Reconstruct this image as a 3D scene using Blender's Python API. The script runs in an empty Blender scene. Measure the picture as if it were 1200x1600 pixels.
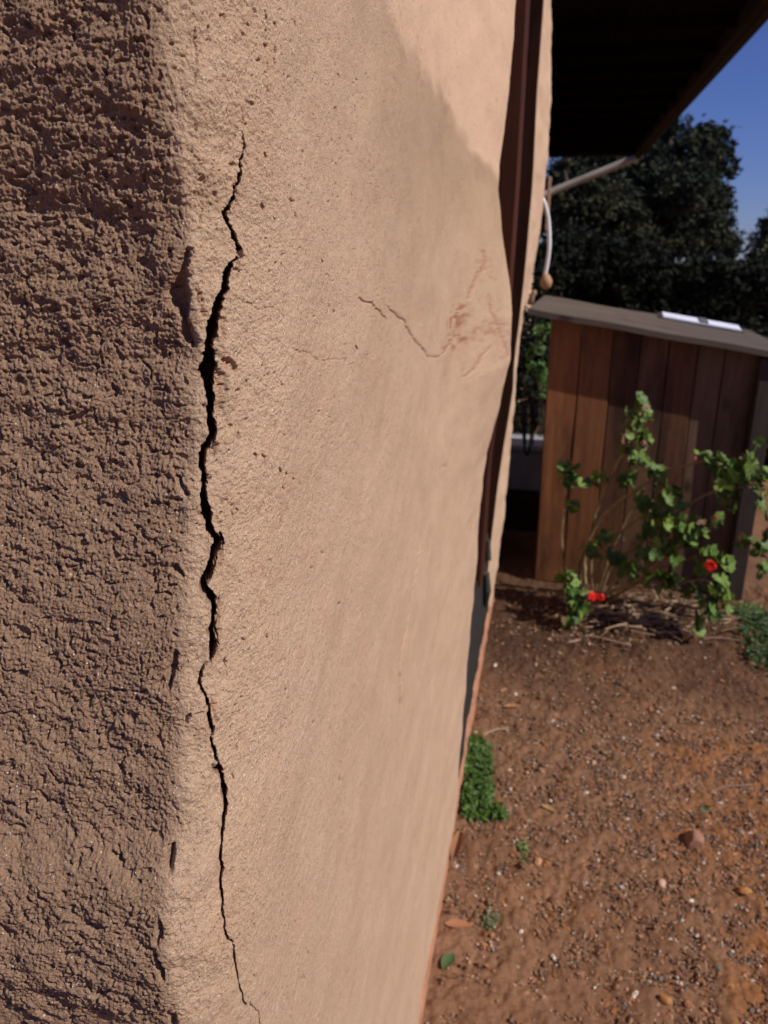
import bpy, math, random
import numpy as np
from mathutils import Vector, Matrix

S = bpy.context.scene
COL = S.collection
random.seed(7)
RNG = np.random.default_rng(11)

# ------------------------------------------------------------------ camera
EYE = 1.5
TH, PS = math.radians(18.41), math.radians(11.69)
FOC = 1202.0
cd = bpy.data.cameras.new('camera')
cam = bpy.data.objects.new('camera', cd)
COL.objects.link(cam)
cam.location = (0, 0, EYE)
cam.rotation_euler = (math.radians(90) - TH, 0, PS)
cd.sensor_fit = 'VERTICAL'
cd.sensor_height = 36.0
cd.sensor_width = 27.0
cd.lens = 36.0 * FOC / 1600
cd.clip_start = 0.03
cd.clip_end = 400
cd.dof.use_dof = True
cd.dof.focus_distance = 0.47
cd.dof.aperture_fstop = 12.0
S.camera = cam

# ------------------------------------------------------------------ world and sun
SEL, SAZ = math.radians(42), math.radians(15)
SUN = Vector((math.cos(SEL) * math.cos(SAZ), -math.cos(SEL) * math.sin(SAZ), math.sin(SEL)))
w = bpy.data.worlds.new('World')
S.world = w
w.use_nodes = True
wn = w.node_tree.nodes
wn.clear()
sky = wn.new('ShaderNodeTexSky')
sky.sky_type = 'NISHITA'
sky.sun_disc = False
sky.sun_elevation = SEL
sky.sun_rotation = math.atan2(SUN.x, SUN.y)
sky.altitude = 600
sky.air_density = 1.0
sky.dust_density = 0.15
sky.ozone_density = 3.0
bg = wn.new('ShaderNodeBackground')
bg.inputs[1].default_value = 0.050
wo = wn.new('ShaderNodeOutputWorld')
hs = wn.new('ShaderNodeVectorMath')
hs.operation = 'MULTIPLY'
hs.inputs[1].default_value = (0.74, 0.83, 1.5)
w.node_tree.links.new(sky.outputs[0], hs.inputs[0])
w.node_tree.links.new(hs.outputs[0], bg.inputs[0])
w.node_tree.links.new(bg.outputs[0], wo.inputs[0])
sl = bpy.data.lights.new('sun', 'SUN')
sl.energy = 4.95
sl.angle = math.radians(0.53)
sl.color = (1.0, 0.93, 0.84)
so = bpy.data.objects.new('sun', sl)
so.rotation_euler = SUN.to_track_quat('Z', 'Y').to_euler()
so.location = SUN * 20
COL.objects.link(so)
S.view_settings.view_transform = 'Standard'
S.view_settings.look = 'None'
S.view_settings.gamma = 1.0
S.view_settings.exposure = 0.0
S.render.engine = 'CYCLES'
S.cycles.use_denoising = True
S.cycles.max_bounces = 6

# ------------------------------------------------------------------ the ray of a photo pixel, met with a real plane of the place
Fv = Vector((-math.sin(PS) * math.cos(TH), math.cos(PS) * math.cos(TH), -math.sin(TH)))
Rv = Vector((math.cos(PS), math.sin(PS), 0))
Uv = Rv.cross(Fv)


def ray(px, py):
    return Fv * FOC + Rv * (px - 600) + Uv * (800 - py)


def atY(px, py, Y):
    d = ray(px, py)
    return Vector((0, 0, EYE)) + d * (Y / d.y)


def atZ(px, py, Z=0.0):
    d = ray(px, py)
    return Vector((0, 0, EYE)) + d * ((Z - EYE) / d.z)


def atX(px, py, X):
    d = ray(px, py)
    return Vector((0, 0, EYE)) + d * (X / d.x)


def proj(P):
    """Nx3 -> photo pixels"""
    q = P - np.array([0, 0, EYE])
    f = q @ np.array(Fv)
    return 600 + FOC * (q @ np.array(Rv)) / f, 800 - FOC * (q @ np.array(Uv)) / f


# ------------------------------------------------------------------ noise
TAB = RNG.random((512, 512)) * 2 * np.pi
TGX, TGY = np.cos(TAB), np.sin(TAB)


def perlin(x, y, seed=0):
    x = x + seed * 17.13
    y = y + seed * 31.7
    xi = np.floor(x).astype(np.int64)
    yi = np.floor(y).astype(np.int64)
    fx, fy = x - xi, y - yi
    u = fx * fx * fx * (fx * (fx * 6 - 15) + 10)
    v = fy * fy * fy * (fy * (fy * 6 - 15) + 10)

    def g(i, j):
        a, b = (xi + i + seed * 7) & 511, (yi + j + seed * 13) & 511
        return TGX[a, b] * (fx - i) + TGY[a, b] * (fy - j)
    return 1.5 * ((g(0, 0) * (1 - u) + g(1, 0) * u) * (1 - v) + (g(0, 1) * (1 - u) + g(1, 1) * u) * v)


def sstep(a, b, x):
    t = np.clip((x - a) / (b - a), 0, 1)
    return t * t * (3 - 2 * t)


# ------------------------------------------------------------------ materials
def mat(name, col, rough=0.8, var=None, vscale=8, bump=0.0, bscale=60, spec=0.3, metal=0.0,
        stretch=None, trans=0.0, detail=6):
    m = bpy.data.materials.new(name)
    m.use_nodes = True
    n, l = m.node_tree.nodes, m.node_tree.links
    b = n['Principled BSDF']
    b.inputs['Roughness'].default_value = rough
    b.inputs['Specular IOR Level'].default_value = spec
    b.inputs['Metallic'].default_value = metal
    b.inputs['Base Color'].default_value = (*col, 1)
    tc = n.new('ShaderNodeTexCoord')
    mp = n.new('ShaderNodeMapping')
    l.new(tc.outputs['Object'], mp.inputs[0])
    if stretch:
        mp.inputs['Scale'].default_value = stretch
    if var:
        t = n.new('ShaderNodeTexNoise')
        t.inputs['Scale'].default_value = vscale
        t.inputs['Detail'].default_value = detail
        t.inputs['Roughness'].default_value = 0.6
        l.new(mp.outputs[0], t.inputs['Vector'])
        r = n.new('ShaderNodeValToRGB')
        r.color_ramp.elements[0].position = 0.32
        r.color_ramp.elements[1].position = 0.68
        r.color_ramp.elements[0].color = (*var, 1)
        r.color_ramp.elements[1].color = (*col, 1)
        l.new(t.outputs[0], r.inputs[0])
        l.new(r.outputs[0], b.inputs['Base Color'])
    if bump:
        t2 = n.new('ShaderNodeTexNoise')
        t2.inputs['Scale'].default_value = bscale
        t2.inputs['Detail'].default_value = 8
        l.new(mp.outputs[0], t2.inputs['Vector'])
        bp = n.new('ShaderNodeBump')
        bp.inputs['Strength'].default_value = 0.8
        bp.inputs['Distance'].default_value = bump
        l.new(t2.outputs[0], bp.inputs['Height'])
        l.new(bp.outputs[0], b.inputs['Normal'])
    if trans:
        ts = n.new('ShaderNodeBsdfTranslucent')
        mx = n.new('ShaderNodeMixShader')
        mx.inputs[0].default_value = trans
        o = n['Material Output']
        if var:
            l.new(r.outputs[0], ts.inputs[0])
        else:
            ts.inputs[0].default_value = (*col, 1)
        l.new(b.outputs[0], mx.inputs[1])
        l.new(ts.outputs[0], mx.inputs[2])
        l.new(mx.outputs[0], o.inputs[0])
    return m


def mixc(n, l, fac, a, b, blend='MIX'):
    x = n.new('ShaderNodeMix')
    x.data_type = 'RGBA'
    x.blend_type = blend
    if isinstance(fac, (int, float)):
        x.inputs[0].default_value = fac
    else:
        l.new(fac, x.inputs[0])
    for s, v in ((6, a), (7, b)):
        if isinstance(v, tuple):
            x.inputs[s].default_value = (*v, 1)
        else:
            l.new(v, x.inputs[s])
    return x.outputs[2]


def noise(n, l, vec, scale, detail=4, rough=0.6, lo=0.35, hi=0.65):
    t = n.new('ShaderNodeTexNoise')
    t.inputs['Scale'].default_value = scale
    t.inputs['Detail'].default_value = detail
    t.inputs['Roughness'].default_value = rough
    if vec is not None:
        l.new(vec, t.inputs['Vector'])
    r = n.new('ShaderNodeMapRange')
    r.inputs[1].default_value = lo
    r.inputs[2].default_value = hi
    l.new(t.outputs[0], r.inputs[0])
    return r.outputs[0], t.outputs[0]


def stucco_mat():
    m = bpy.data.materials.new('adobe_plaster')
    m.use_nodes = True
    n, l = m.node_tree.nodes, m.node_tree.links
    b = n['Principled BSDF']
    b.inputs['Roughness'].default_value = 0.95
    b.inputs['Specular IOR Level'].default_value = 0.12
    tc = n.new('ShaderNodeTexCoord')
    V = tc.outputs['Object']

    def attr(nm):
        a = n.new('ShaderNodeAttribute')
        a.attribute_name = nm
        return a.outputs['Fac']
    big, _ = noise(n, l, V, 7, 5, 0.6, 0.3, 0.7)
    mid, _ = noise(n, l, V, 60, 6, 0.65, 0.35, 0.7)
    fine, fr = noise(n, l, V, 900, 3, 0.7, 0.3, 0.7)
    red, _ = noise(n, l, V, 24, 5, 0.7, 0.52, 0.72)
    c = mixc(n, l, big, (0.51, 0.352, 0.232), (0.59, 0.424, 0.295))
    c = mixc(n, l, mid, c, (0.56, 0.385, 0.262))
    redf = n.new('ShaderNodeMath')
    redf.operation = 'MULTIPLY'
    l.new(red, redf.inputs[0])
    redf.inputs[1].default_value = 0.35
    c = mixc(n, l, redf.outputs[0], c, (0.50, 0.275, 0.17))
    # vertical washes where water ran down the face
    mp = n.new('ShaderNodeMapping')
    mp.inputs['Scale'].default_value = (9, 9, 1.1)
    l.new(V, mp.inputs[0])
    ws, _ = noise(n, l, mp.outputs[0], 1.6, 4, 0.6, 0.45, 0.8)
    wsf = n.new('ShaderNodeMath')
    wsf.operation = 'MULTIPLY'
    l.new(ws, wsf.inputs[0])
    wsf.inputs[1].default_value = 0.14
    c = mixc(n, l, wsf.outputs[0], c, (0.64, 0.47, 0.33))
    c = mixc(n, l, attr('patch'), c, (0.70, 0.485, 0.335))
    c = mixc(n, l, attr('dark_band'), c, (0.43, 0.30, 0.19))
    c = mixc(n, l, attr('raw'), c, (0.36, 0.165, 0.10))
    c = mixc(n, l, attr('end_shade'), c, (0.335, 0.208, 0.135))
    c = mixc(n, l, attr('fissure'), c, (0.20, 0.085, 0.05))
    g = mixc(n, l, fine, (0.66, 0.63, 0.60), (1.16, 1.16, 1.16))
    c = mixc(n, l, 0.7, c, g, 'MULTIPLY')
    # pale quartz grains in the render
    _, gr = noise(n, l, V, 620, 0, 0.5, 0.3, 0.7)
    grr = n.new('ShaderNodeMapRange')
    grr.inputs[1].default_value = 0.80
    grr.inputs[2].default_value = 0.84
    l.new(gr, grr.inputs[0])
    c = mixc(n, l, grr.outputs[0], c, (0.8, 0.74, 0.66))
    l.new(c, b.inputs['Base Color'])
    _, n1 = noise(n, l, V, 1300, 4, 0.7)
    _, n2 = noise(n, l, V, 560, 3, 0.7)
    _, n3 = noise(n, l, V, 90, 4, 0.6)
    rgh = attr('grit')
    b1 = n.new('ShaderNodeBump')
    b1.inputs['Strength'].default_value = 1.0
    dd = n.new('ShaderNodeMath')
    dd.operation = 'MULTIPLY_ADD'
    l.new(rgh, dd.inputs[0])
    dd.inputs[1].default_value = 0.0012
    dd.inputs[2].default_value = 0.0013
    l.new(dd.outputs[0], b1.inputs['Distance'])
    l.new(n2, b1.inputs['Height'])
    b2 = n.new('ShaderNodeBump')
    b2.inputs['Strength'].default_value = 1.0
    b2.inputs['Distance'].default_value = 0.0007
    l.new(n1, b2.inputs['Height'])
    b3 = n.new('ShaderNodeBump')
    b3.inputs['Distance'].default_value = 0.0014
    l.new(n3, b3.inputs['Height'])
    l.new(b3.outputs[0], b1.inputs['Normal'])
    l.new(b1.outputs[0], b2.inputs['Normal'])
    _, n4 = noise(n, l, V, 330, 2, 0.6)
    pr_ = n.new('ShaderNodeMapRange')
    pr_.inputs[1].default_value = 0.64
    pr_.inputs[2].default_value = 0.70
    pr_.inputs[3].default_value = 1
    pr_.inputs[4].default_value = 0
    l.new(n4, pr_.inputs[0])
    b4 = n.new('ShaderNodeBump')
    b4.inputs['Strength'].default_value = 1.0
    b4.inputs['Distance'].default_value = 0.0013
    l.new(pr_.outputs[0], b4.inputs['Height'])
    l.new(b2.outputs[0], b4.inputs['Normal'])
    l.new(b4.outputs[0], b.inputs['Normal'])
    return m


def wood_mat(name, c1, c2, c3, grain_axis='z', rough=0.75, spec=0.25):
    m = bpy.data.materials.new(name)
    m.use_nodes = True
    n, l = m.node_tree.nodes, m.node_tree.links
    b = n['Principled BSDF']
    b.inputs['Roughness'].default_value = rough
    b.inputs['Specular IOR Level'].default_value = spec
    tc = n.new('ShaderNodeTexCoord')
    mp = n.new('ShaderNodeMapping')
    sc = {'z': (14, 14, 0.9), 'y': (14, 0.9, 14), 'x': (0.9, 14, 14)}[grain_axis]
    mp.inputs['Scale'].default_value = sc
    l.new(tc.outputs['Object'], mp.inputs[0])
    f1, r1 = noise(n, l, mp.outputs[0], 3, 8, 0.65, 0.3, 0.7)
    mq = n.new('ShaderNodeMapping')
    mq.inputs['Scale'].default_value = {'z': (5, 5, 1.2), 'y': (5, 1.2, 5), 'x': (1.2, 5, 5)}[grain_axis]
    l.new(tc.outputs['Object'], mq.inputs[0])
    f2, r2 = noise(n, l, mq.outputs[0], 1.3, 6, 0.65, 0.45, 0.66)
    c = mixc(n, l, f1, c1, c2)
    c = mixc(n, l, f2, c, c3)
    vo = n.new('ShaderNodeTexVoronoi')      # knots
    vo.inputs['Scale'].default_value = 5
    mk = n.new('ShaderNodeMapping')
    mk.inputs['Scale'].default_value = {'z': (1.3, 1.3, 0.8), 'y': (1.3, .8, 1.3), 'x': (.8, 1.3, 1.3)}[grain_axis]
    l.new(tc.outputs['Object'], mk.inputs[0])
    l.new(mk.outputs[0], vo.inputs['Vector'])
    kr = n.new('ShaderNodeMapRange')
    kr.inputs[1].default_value = 0.06
    kr.inputs[2].default_value = 0.19
    kr.inputs[3].default_value = 0.85
    kr.inputs[4].default_value = 0
    l.new(vo.outputs['Distance'], kr.inputs[0])
    c = mixc(n, l, kr.outputs[0], c, (c1[0] * .25, c1[1] * .22, c1[2] * .2))
    l.new(c, b.inputs['Base Color'])
    bp = n.new('ShaderNodeBump')
    bp.inputs['Distance'].default_value = 0.002
    bp.inputs['Strength'].default_value = 0.6
    l.new(r1, bp.inputs['Height'])
    l.new(bp.outputs[0], b.inputs['Normal'])
    return m


def vcol_mat(name, rough=0.9, trans=0.0, spec=0.25, bump=0.0, bscale=200):
    m = mat(name, (1, 1, 1), rough, None, spec=spec, bump=bump, bscale=bscale)
    n, l = m.node_tree.nodes, m.node_tree.links
    a = n.new('ShaderNodeAttribute')
    a.attribute_name = 'tint'
    l.new(a.outputs['Color'], n['Principled BSDF'].inputs['Base Color'])
    if trans:
        ts = n.new('ShaderNodeBsdfTranslucent')
        l.new(a.outputs['Color'], ts.inputs[0])
        mx = n.new('ShaderNodeMixShader')
        mx.inputs[0].default_value = trans
        l.new(n['Principled BSDF'].outputs[0], mx.inputs[1])
        l.new(ts.outputs[0], mx.inputs[2])
        l.new(mx.outputs[0], n['Material Output'].inputs[0])
    return m


# ------------------------------------------------------------------ object helpers
def mesh_np(name, V, F, material, parent=None, attrs=None, tint=None, smooth=False):
    """V Nx3 array, F MxK int array (or list of arrays of tris/quads)"""
    me = bpy.data.meshes.new(name)
    Fs = F if isinstance(F, list) else [F]
    Fs = [np.asarray(f, dtype=np.int32) for f in Fs if len(f)]
    me.vertices.add(len(V))
    me.vertices.foreach_set('co', np.asarray(V, dtype=np.float32).ravel())
    nl = sum(f.size for f in Fs)
    npoly = sum(len(f) for f in Fs)
    me.loops.add(nl)
    me.polygons.add(npoly)
    me.loops.foreach_set('vertex_index', np.concatenate([f.ravel() for f in Fs]))
    starts, tot = [], 0
    for f in Fs:
        starts.append(tot + np.arange(len(f)) * f.shape[1])
        tot += f.size
    me.polygons.foreach_set('loop_start', np.concatenate(starts).astype(np.int32))
    me.update(calc_edges=True)
    me.polygons.foreach_set('use_smooth', np.full(npoly, bool(smooth), dtype=bool))
    if attrs:
        for k, v in attrs.items():
            a = me.attributes.new(k, 'FLOAT', 'POINT')
            a.data.foreach_set('value', np.asarray(v, dtype=np.float32).ravel())
    if tint is not None:
        a = me.attributes.new('tint', 'FLOAT_COLOR', 'POINT')
        t = np.ones((len(V), 4), dtype=np.float32)
        t[:, :3] = tint
        a.data.foreach_set('color', t.ravel())
    me.materials.append(material)
    me.validate(clean_customdata=False)
    o = bpy.data.objects.new(name, me)
    COL.objects.link(o)
    if parent:
        o.parent = parent
        o.matrix_parent_inverse = Matrix.Translation(-parent.location)
    return o


def tag(o, label=None, cat=None, group=None, kind=None):
    if label:
        o['label'] = label
    if cat:
        o['category'] = cat
    if group:
        o['group'] = group
    if kind:
        o['kind'] = kind
    return o


def empty(name, loc, label, cat, group=None):
    o = bpy.data.objects.new(name, None)
    o.empty_display_size = 0.1
    o.location = loc
    COL.objects.link(o)
    bpy.context.view_layer.update()
    return tag(o, label, cat, group)


class MB:
    def __init__(self):
        self.v, self.q, self.t, self.c = [], [], [], []

    def add(self, vs, quads=(), tris=(), col=(1, 1, 1)):
        b = len(self.v)
        self.v += [tuple(x) for x in vs]
        self.c += [col] * len(vs)
        self.q += [tuple(i + b for i in f) for f in quads]
        self.t += [tuple(i + b for i in f) for f in tris]

    def box(self, lo, hi, bev=0.0, M=None, col=(1, 1, 1)):
        x0, y0, z0 = lo
        x1, y1, z1 = hi
        if bev <= 0:
            vs = [(x, y, z) for z in (z0, z1) for y in (y0, y1) for x in (x0, x1)]
            qs = [(0, 2, 3, 1), (4, 5, 7, 6), (0, 1, 5, 4), (2, 6, 7, 3), (0, 4, 6, 2), (1, 3, 7, 5)]
            if M:
                vs = [M @ Vector(p) for p in vs]
            self.add(vs, qs, (), col)
            return
        import bmesh
        bm = bmesh.new()
        bmesh.ops.create_cube(bm, size=1)
        for v in bm.verts:
            v.co = Vector(((x0 + x1) / 2 + v.co.x * (x1 - x0), (y0 + y1) / 2 + v.co.y * (y1 - y0), (z0 + z1) / 2 + v.co.z * (z1 - z0)))
        bmesh.ops.bevel(bm, geom=bm.edges[:], offset=bev, segments=2, affect='EDGES', profile=0.6)
        bmesh.ops.triangulate(bm, faces=bm.faces[:])
        bm.verts.index_update()
        vs = [(M @ v.co) if M else v.co.copy() for v in bm.verts]
        ts = [tuple(v.index for v in f.verts) for f in bm.faces]
        bm.free()
        self.add(vs, (), ts, col)

    def tube(self, pts, rad, seg=8, col=(1, 1, 1), cap=True):
        pts = [Vector(p) for p in pts]
        if not hasattr(rad, '__len__'):
            rad = [rad] * len(pts)
        ring, qs = [], []
        up = Vector((0.13, 0.27, 1)).normalized()
        for i, p in enumerate(pts):
            d = (pts[min(i + 1, len(pts) - 1)] - pts[max(i - 1, 0)]).normalized()
            a = d.cross(up)
            if a.length < 1e-3:
                a = d.cross(Vector((1, 0, 0)))
            a.normalize()
            b = d.cross(a)
            for k in range(seg):
                t = 2 * math.pi * k / seg
                ring.append(p + (a * math.cos(t) + b * math.sin(t)) * rad[i])
        for i in range(len(pts) - 1):
            for k in range(seg):
                k2 = (k + 1) % seg
                qs.append((i * seg + k, i * seg + k2, (i + 1) * seg + k2, (i + 1) * seg + k))
        ts = []
        if cap:
            n = len(pts) * seg
            ring += [pts[0], pts[-1]]
            for k in range(seg):
                k2 = (k + 1) % seg
                ts += [(n, k2, k), (n + 1, n - seg + k, n - seg + k2)]
        self.add(ring, qs, ts, col)

    def build(self, name, m, parent=None, smooth=False):
        fs = []
        if self.q:
            fs.append(np.array(self.q))
        if self.t:
            fs.append(np.array(self.t))
        return mesh_np(name, np.array(self.v, dtype=float), fs, m, parent, tint=np.array(self.c), smooth=smooth)


def smooth_path(pts, k=5):
    """Catmull-Rom through points"""
    P = [Vector(p) for p in pts]
    P = [P[0] * 2 - P[1]] + P + [P[-1] * 2 - P[-2]]
    out = []
    for i in range(1, len(P) - 2):
        for j in range(k):
            t = j / k
            a, b, c, d = P[i - 1], P[i], P[i + 1], P[i + 2]
            out.append(0.5 * ((2 * b) + (c - a) * t + (2 * a - 5 * b + 4 * c - d) * t * t + (3 * b - a - 3 * c + d) * t ** 3))
    out.append(P[-2])
    return out


PLASTER = stucco_mat()

# ================================================================== THE HOUSE: the cracked wall close to us
house = empty('adobe_house', (-1.2, 3.0, 0), 'tan plastered adobe house with a long jagged crack down its near corner', 'house')

XF = -0.167                     # plane of the long face
YEND = 1.80                     # where the long face turns into the doorway


# lean of the corner: where the arris stands at each height
arr = [(262, 0), (266, 100), (280, 230), (296, 330), (300, 450), (308, 560), (306, 700), (300, 850), (292, 1000),
       (290, 1150), (283, 1300), (266, 1400), (266, 1500), (280, 1600)]
XA = -0.193
ap = [atX(x, y, XA) for x, y in arr]
az = np.array([p.z for p in ap])[::-1]
ay = np.array([p.y for p in ap])[::-1]
YA0 = 0.36


def lean(z):
    return np.interp(z, az, ay) - YA0


# plan curve
def plan(sv):
    ss = np.arange(-2.4, 2.6, 0.0005)
    def head(s):
        h = 7 + 44 * sstep(-0.0075, 0.0055, s) + 27 * sstep(0.004, 0.03, s) + 12 * sstep(0.03, 0.10, s)
        return np.radians(h)
    h = head(ss)
    x = np.cumsum(np.cos(h)) * 0.0005
    y = np.cumsum(np.sin(h)) * 0.0005
    i0 = np.searchsorted(ss, 0.0)
    x = x - x[i0] + XA
    y = y - y[i0] + YA0
    # settle the long face on XF
    i1 = np.searchsorted(ss, 0.15)
    x = x + (XF - x[i1]) * sstep(0.0, 0.12, ss)
    # where does the curve reach YEND: turn inward there
    ie = np.searchsorted(y, YEND - 0.03)
    se = ss[ie]
    hh = h.copy()
    hh[ie:] = np.radians(90 + 90 * sstep(se, se + 0.05, ss[ie:]))
    dx = np.cos(hh[ie:]) * 0.0005
    dy = np.sin(hh[ie:]) * 0.0005
    x[ie:] = x[ie] + np.cumsum(dx)
    y[ie:] = y[ie] + np.cumsum(dy)
    return np.interp(sv, ss, x), np.interp(sv, ss, y), np.interp(sv, ss, hh), se


_, _, _, SEND = plan(np.array([0.0]))

sil = [(814, -300), (808, 0), (795, 150), (781, 260), (780, 300), (786, 360), (795, 430), (801, 490), (798, 560), (779, 640), (762, 700), (752, 780),
       (748, 850), (736, 980), (726, 1100), (718, 1200), (712, 1290)]
sp = [atY(x, y, YEND) for x, y in sil]
spz = np.array([p.z for p in sp])[::-1]
spx = np.array([p.x for p in sp])[::-1]


def endoff(z):
    return np.interp(z, spz, spx) - XF


def base_surface(s, z):
    x, y, h, _ = plan(s)
    wy = 1 - sstep(0.06, 0.75, s)
    we = sstep(0.85, SEND - 0.02, s) ** 1.3
    X = x[None, :] + we[None, :] * endoff(z)[:, None]
    Y = y[None, :] + wy[None, :] * lean(z)[:, None]
    Z = np.repeat(z[:, None], len(s), 1)
    return X, Y, Z, h


# lookup of surface coordinates for marks seen on the photograph
_ls = np.concatenate([np.arange(-0.2, 0.3, 0.002), np.arange(0.3, SEND, 0.006)])
_lz = np.arange(0.0, 2.4, 0.003)
_X, _Y, _Z, _ = base_surface(_ls, _lz)
_px, _py = proj(np.stack([_X.ravel(), _Y.ravel(), _Z.ravel()], 1))
_px = _px.reshape(_X.shape)
_py = _py.reshape(_X.shape)


def mark(px, py):
    d = (_px - px) ** 2 + (_py - py) ** 2
    i, j = np.unravel_index(np.argmin(d), d.shape)
    # local linear refinement
    i2, j2 = min(i + 1, len(_lz) - 1), min(j + 1, len(_ls) - 1)
    J = np.array([[_px[i, j2] - _px[i, j], _px[i2, j] - _px[i, j]], [_py[i, j2] - _py[i, j], _py[i2, j] - _py[i, j]]])
    try:
        a = np.linalg.solve(J, [px - _px[i, j], py - _py[i, j]])
        a = np.clip(a, -1, 1)
    except np.linalg.LinAlgError:
        a = (0, 0)
    ds = (_ls[j2] - _ls[j]) if j2 != j else 0
    return _ls[j] + a[0] * ds, _lz[i] + a[1] * 0.003


def grow(a, b, d0, rate, dmax):
    out, x, d = [], a, d0
    while x < b:
        out.append(x)
        x += d
        d = min(d * rate, dmax)
    return out


cols = list(-np.array(grow(0.13, 2.3, 0.0008, 1.05, 0.06))[::-1])
cols += list(np.arange(-0.1295, -0.02, 0.00055))
cols += list(np.arange(-0.02, 0.085, 0.00042))
s0 = 0.085
while s0 < SEND - 0.06:
    yy = 0.37 + s0
    cols.append(s0)
    s0 += max(0.0005, 0.9 * yy * yy / (1202 * 0.167))
cols += list(np.arange(SEND - 0.06, SEND + 0.06, 0.003)) + list(np.arange(SEND + 0.07, SEND + 0.30, 0.02))
cols = np.array(cols)
rows, z_ = [], 0.0
while z_ < 3.0:
    rows.append(z_)
    z_ += float(np.interp(z_, [0, 0.5, 0.6, 0.95, 1.05, 1.065, 1.64, 1.66, 1.80, 1.95, 2.3, 2.45, 3], [0.004, 0.004, 0.0018, 0.0015, 0.0010, 0.00052, 0.00052, 0.001, 0.002, 0.004, 0.008, 0.04, 0.04]))
rows = np.array(rows)
X, Y, Z, H = base_surface(cols, rows)
nr, nc = X.shape
Sg = np.repeat(cols[None, :], nr, 0)
Zg = Z
dcol = np.gradient(cols)[None, :]
drow = np.gradient(rows)[:, None]
cell = np.maximum(dcol, drow) + 0 * X

D = np.zeros_like(X)


def octv(freq, amp, seed, a=1.0, rot=None, sx=1.0, sz=1.0, shape=None):
    """one octave, faded out where the mesh is too coarse to carry it"""
    u, v = Sg * sx, Zg * sz
    if rot is not None:
        c, s_ = np.cos(rot), np.sin(rot)
        u, v = (Sg * c + Zg * s_) * sx, (-Sg * s_ + Zg * c) * sz
    nn = perlin(u * freq, v * freq, seed)
    if shape == 'ridge':
        nn = 0.5 - np.abs(nn) * 2
    lim = 1 / (freq * max(sx, sz))
    fade = sstep(1.6, 3.0, lim / cell)
    return nn * amp * a * fade


endm = 1 - sstep(-0.012, 0.004, Sg)                        # the rough end face
cornm = np.exp(-((Sg - 0.012) / 0.03) ** 2)                # the rounded corner
sidem = 1 - endm
rough = 0.30 + 0.70 * np.exp(-np.clip(Sg - 0.0, 0, None) / 0.075)
rough = np.where(Sg < 0.35, rough, rough)
# large undulation
D += octv(9, 0.0035, 1) * (1 - np.exp(-np.abs(Sg) / 0.15))
D += octv(24, 0.0022, 2) * (0.5 + 0.5 * endm)
# end face: dragged trowel texture, level high up and sloping lower down
calm = 0.45 + 0.55 * sstep(-0.25, 0.25, perlin(Sg * 26, Zg * 26, 44))
lowm = sstep(1.36, 1.20, Zg + 0.04 * perlin(Sg * 14, Zg * 14, 45))
for rt, mk in ((-0.06, 1 - lowm), (-0.55, lowm)):
    D += endm * mk * octv(60, 0.0022, 3, rot=rt, sx=0.7, sz=1.1)
    D += endm * mk * octv(150, 0.0010, 4, rot=rt, sx=0.6, sz=1.1) * calm
    D += endm * mk * octv(270, 0.0008, 6, rot=rt, sx=0.75, sz=1.0) * (0.35 + 0.65 * calm)
D += endm * octv(420, 0.0007, 7) * (0.45 + 0.55 * calm)
D += endm * octv(600, 0.00075, 8)
D += endm * octv(900, 0.0008, 9)
wlk = perlin(Sg * 120, Zg * 120, 31)
D -= endm * 0.0020 * sstep(0.42, 0.68, perlin(Sg * 90 + wlk * .5, Zg * 95, 12))
D -= endm * 0.0022 * sstep(0.42, 0.6, perlin(Sg * 190 + wlk * .5, Zg * 230, 13))
gl = sstep(0.50, 0.62, perlin(Sg * 300, Zg * 300, 61)) * sstep(-0.1, 0.3, perlin(Sg * 30, Zg * 30, 62))
D += endm * 0.0011 * gl
# the corner itself
D += (1 - endm) * rough * (octv(110, 0.0010, 14) + octv(230, 0.0007, 15) + octv(430, 0.00045, 16) + octv(700, 0.0003, 17))
D += cornm * octv(38, 0.0030, 18)
# fine sand texture and trowel sweeps on the long face
rs = 0.5
D += sidem * (octv(30, 0.0004, 20, rot=rs, sx=0.6, sz=1.0) + octv(140, 0.00018, 21, rot=rs, sx=0.5) * sstep(-0.2, 0.3, perlin(Sg * 11, Zg * 11, 46)) + octv(300, 0.0002, 49) + octv(420, 0.0003, 47) + octv(650, 0.0003, 48))
# pin holes
mm = sidem * (0.35 + 0.65 * rough)
pit = sstep(0.52, 0.66, perlin(Sg * 150, Zg * 210, 22)) * sstep(-0.1, 0.3, perlin(Sg * 20, Zg * 20, 23))
D -= mm * 0.0022 * pit * sstep(1.2, 3.0, (1 / 150) / cell)
pit2 = sstep(0.60, 0.72, perlin(Sg * 330, Zg * 380, 24)) * sstep(0.0, 0.35, perlin(Sg * 28, Zg * 28, 25))
D -= mm * 0.0012 * pit2 * sstep(1.2, 3.0, (1 / 330) / cell)

RAW = np.zeros_like(X)
DC = np.zeros_like(X)      # fissure: runs in at a slant
RAW += 0.35 * sidem * pit


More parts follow.
